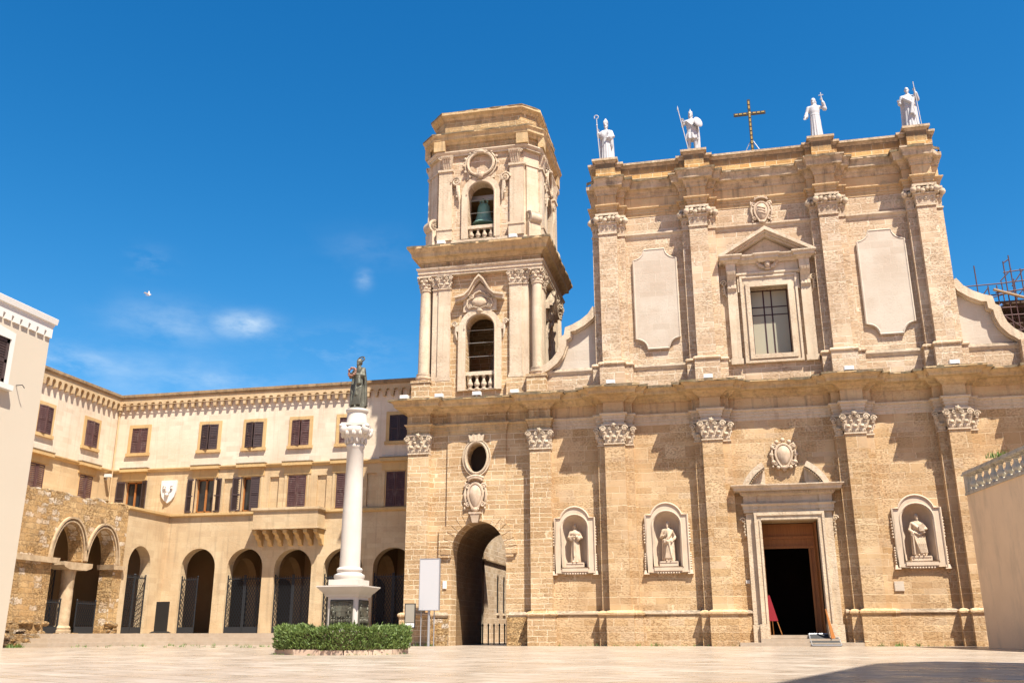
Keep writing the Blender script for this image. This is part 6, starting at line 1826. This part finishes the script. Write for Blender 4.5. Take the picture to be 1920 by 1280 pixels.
m = MB().tube([(-.26, -.16, .02), (-.335, -.20, 1.4), (-.35, -.20, 1.92)], .019, 6).tube([(-.36+.085*math.cos(2*PI*t/16-PI/2), -.20, 2.01+.085*math.sin(2*PI*t/16-PI/2)) for t in range(15)], .019, 6).ell((-.345, -.2, 1.62), .035, .035, .05)
attr(b1, m, 'crozier', 'marble')
# soldier with spear and shield
def soldier_x(m):
    m.ell((0, .0, 1.73), .092, .105, .085, 12, 7); m.frustum(-.018, .018, -.09, .10, 1.78, -.012, .012, -.05, .09, 1.90)
    m.ell((0, .05, 1.60), .10, .06, .10, 10, 6)
    for i in range(5): m.tube([(.12+.03*i, .10, 1.36), (.13+.035*i, .12, .7), (.12+.035*i, .11, .05)], .045, 7)
    m.tube([(-.18, -.10, 1.36), (.0, -.15, 1.15), (.16, -.10, .98)], .04, 7)
b2 = figure('soldier_statue', 'marble', (-.12, YS, ZT), 2.27, 'white statue of a soldier with a long spear and round shield', group=GR, legs=True, beard=True, hair=False, cloak=False, arms=(((-.33, .0, 1.20), (-.30, -.15, 1.30), (-.2, -.2, 1)), ((.30, -.03, 1.15), (.20, -.17, 1.12), (-.6, -.5, .3))), extra=soldier_x, head_turn=-.15)
m = MB().tube([(-.15, -.12, .03), (-.46, -.21, 1.84)], .017, 6).lathe([(.0, -.12), (.035, -.04), (.0, .13)], (-.468, -.212, 1.87), 8)
attr(b2, m, 'spear', 'marble')
m = MB().lathe([(.0, .05), (.12, .04), (.22, .015), (.235, .0), (.22, -.02), (.0, -.02)], (0, 0, 0), 24); m.tf(lambda p: Vector((p.x*.72, -p.z, p.y))); m.rotz(.5); m.tf(lambda p: Matrix.Rotation(-.35, 3, 'Y') @ p); m.move((.27, -.20, 1.20)); attr(b2, m, 'shield', 'marble')
# friar holding a cross up
b3 = figure('friar_statue', 'marble', (5.70, YS, ZT), 2.25, 'white statue of a bearded friar raising a small cross', group=GR, hood=True, cloak=False, arms=(((-.30, -.02, 1.10), (-.37, -.16, .86), (-.5, -.5, -.6)), ((.40, -.04, 1.24), (.31, -.10, 1.58), (-.15, 0, 1))), head_turn=-.35, robe=.98,
            extra=lambda m: (m.tube([(.17*math.cos(a*PI/6), .135*math.sin(a*PI/6), 1.03) for a in range(12)], .022, 6, True), m.ell((.36, -.04, 1.28), .085, .09, .10), m.ell((-.31, -.06, 1.02), .08, .09, .14)))
m = MB().tube([(.295, -.12, 1.62), (.28, -.12, 1.92)], .017, 6).tube([(.20, -.12, 1.80), (.37, -.12, 1.815)], .017, 6)
attr(b3, m, 'hand_cross', 'marble')
# saint with a staff
def staff_x(m):
    m.tube([(-.2, -.10, 1.30), (-.02, -.19, 1.1), (.17, -.14, .95)], .06, 8); m.tube([(.2, -.06, 1.35), (.10, -.2, 1.0), (.0, -.22, .55)], .06, 8)
    m.tube([(.14, -.14, 1.0), (.05, -.22, .75), (.12, -.2, .45)], .05, 7)
b4 = figure('staff_saint_statue', 'marble', (9.93, YS, ZT), 2.25, 'white statue of a bald robed saint gripping a thin staff', group=GR, hair=False, arms=(((-.31, -.02, 1.08), (-.36, -.20, 1.02), (-.5, -.6, .6)), ((.34, -.02, 1.22), (.24, -.15, 1.50), (-.1, -.1, 1))), extra=staff_x, head_turn=-.2)
attr(b4, MB().tube([(.30, -.20, .03), (.23, -.20, 1.5), (.215, -.20, 1.88)], .014, 6), 'staff', 'marble')

# niche statues with their stone blocks
GN = 'carved saints standing in the wall niches'
def plinth(x, z0, z1, label, w=.40):
    o = MB().box(x-w, x+w, -.02, .44, z0, z1).box(x-w+.03, x+w-.03, -.04, .40, z1-.05, z1+.01).build('statue_plinth', 'niche')
    return tag(o, label, 'plinth', 'stone blocks under the niche statues')
NS = [(-6.42, 3.28, 3.50), (-2.30, 3.26, 3.49), (8.0, 3.31, 3.52)]
for (x, a, b), l in zip(NS, ('pale block under the habited friar in the niche nearest the archway', 'pale block under the draped apostle in the middle niche', 'pale block under the book holding saint in the right niche')): plinth(x, a, b, l)
figure('niche_friar_statue', 'statue_stone', (NS[0][0], .18, 3.51), 1.72, 'carved friar with joined hands in the niche nearest the archway', group=GN, beard=False, hood=True, cloak=False, arms=(((-.30, -.06, 1.12), (-.05, -.22, 1.16), (1, -.3, .3)), ((.30, -.06, 1.12), (.05, -.22, 1.16), (-1, -.3, .3))), hands=True,
       extra=lambda m: (m.ell((0, -.0, 1.30), .25, .17, .15, 14, 8), m.ell((-.16, -.14, 1.08), .11, .09, .12), m.ell((.16, -.14, 1.08), .11, .09, .12), m.tube([(-.03, -.19, 1.05), (-.05, -.20, .6), (-.03, -.22, .25)], .022, 6), m.ell((0, .02, 1.73), .09, .09, .06)), head_turn=.05, fold=14)
def apostle_x(m):
    m.tube([(.2, -.03, 1.36), (.02, -.2, 1.05), (-.16, -.16, .80)], .07, 8); m.tube([(.22, -.1, .95), (.0, -.23, .85), (-.2, -.1, .95)], .075, 8)
    for i in range(5): m.tube([(.24-.05*i, -.12-.02*i, .9), (.20-.07*i, -.2, .5), (.10-.06*i, -.2, .12)], .038, 6)
    m.tube([(.0, -.2, 1.3), (.04, -.23, .8), (.16, -.22, .1)], .045, 7)
figure('niche_apostle_statue', 'statue_stone', (NS[1][0], .18, 3.50), 1.72, 'carved bearded apostle in swept drapery in the middle niche', group=GN, arms=(((-.32, -.04, 1.06), (-.16, -.2, 1.14), (1, -.3, .5)), ((.33, -.02, 1.08), (.24, -.18, .92), (-.6, -.5, -.6))), extra=apostle_x, head_turn=-.25)
def booksaint_x(m):
    m.tube([(-.2, -.03, 1.36), (.0, -.2, 1.15), (.2, -.16, .95)], .07, 8); m.tube([(-.24, -.1, 1.0), (.0, -.2, .88), (.25, -.12, 1.0)], .07, 8)
    for i in range(5): m.tube([(-.2+.07*i, -.14, .9), (-.12+.08*i, -.22, .5), (.0+.06*i, -.2, .1)], .04, 6)
b7 = figure('niche_book_saint_statue', 'statue_stone', (NS[2][0], .18, 3.53), 1.74, 'carved saint with a book and a downturned sword in the right niche', group=GN, beard=True, arms=(((-.33, -.02, 1.10), (-.24, -.2, .98), (-.1, -.7, -.4)), ((.34, -.04, 1.12), (.20, -.24, 1.10), (-.8, -.4, .1))), extra=booksaint_x, head_turn=.2)
m = MB().box(.02, .22, -.31, -.25, 1.02, 1.28); attr(b7, m, 'book', 'statue_stone', 30)
m = MB().box(-.285, -.235, -.30, -.275, .06, .86).box(-.33, -.19, -.31, -.27, .84, .88).tube([(-.26, -.288, .88), (-.26, -.288, 1.0)], .018, 6); attr(b7, m, 'sword', 'statue_stone', 30)

# bronze saint on the column
def bronze_x(m):
    m.tube([(.2, -.02, 1.36), (.16, -.18, 1.05), (.2, -.2, .8)], .08, 8)
    for i in range(6): m.tube([(.22-.02*i, -.06-.03*i, 1.1), (.24-.03*i, -.14-.02*i, .6), (.22-.05*i, -.18-.015*i, .08)], .042, 7)
    m.tube([(.22, -.15, .72), (.10, -.24, .62), (.12, -.24, .42)], .05, 7)
    m.tube([(-.18, -.05, 1.2), (-.20, -.12, .7), (-.19, -.13, .1)], .05, 7)
b8 = figure('bronze_statue', 'bronze', (mc[0], mc[1], 6.86), 1.54, 'dark bronze haloed saint in a long cloak on the white column', arms=(((-.30, -.08, 1.14), (-.10, -.24, 1.22), (1, -.3, .2)), ((.30, -.08, 1.12), (.0, -.25, 1.16), (-1, -.3, .2))), extra=bronze_x, turn=-.35, head_turn=-.1, robe=1.05)
m = MB().tube([(.155*math.cos(2*PI*i/20), .07+.04*math.sin(2*PI*i/20), 1.77+.105*math.sin(2*PI*i/20)) for i in range(20)], .022, 6, True)
for i in range(3): m.tube([(0, .07, 1.77), (.15*math.cos(.5+2.1*i), .07, 1.77+.1*math.sin(.5+2.1*i))], .014, 5)
attr(b8, m, 'halo', 'bronze')
attr(b8, MB().lathe([(.33, -.05), (.33, .0), (.27, .03), (.2, .05)], (0, 0, 0), 20), 'bronze_base', 'bronze')
wr_ = MB(); q = random.Random(3)
for i in range(26):
    a = 2*PI*i/26
    wr_.ell((.125*math.cos(a)+q.gauss(0, .010), q.gauss(0, .012), .125*math.sin(a)+q.gauss(0, .010)), .034, .03, .034, 7, 5)
wr_.rotz(-.35); wr_.move((mc[0]-.10, mc[1]-.30, 6.86+1.06))
tag(wr_.build('flower_wreath', 'wreath_red', smooth=60), 'faded round flower wreath hanging on the bronze saint\'s hands', 'wreath')
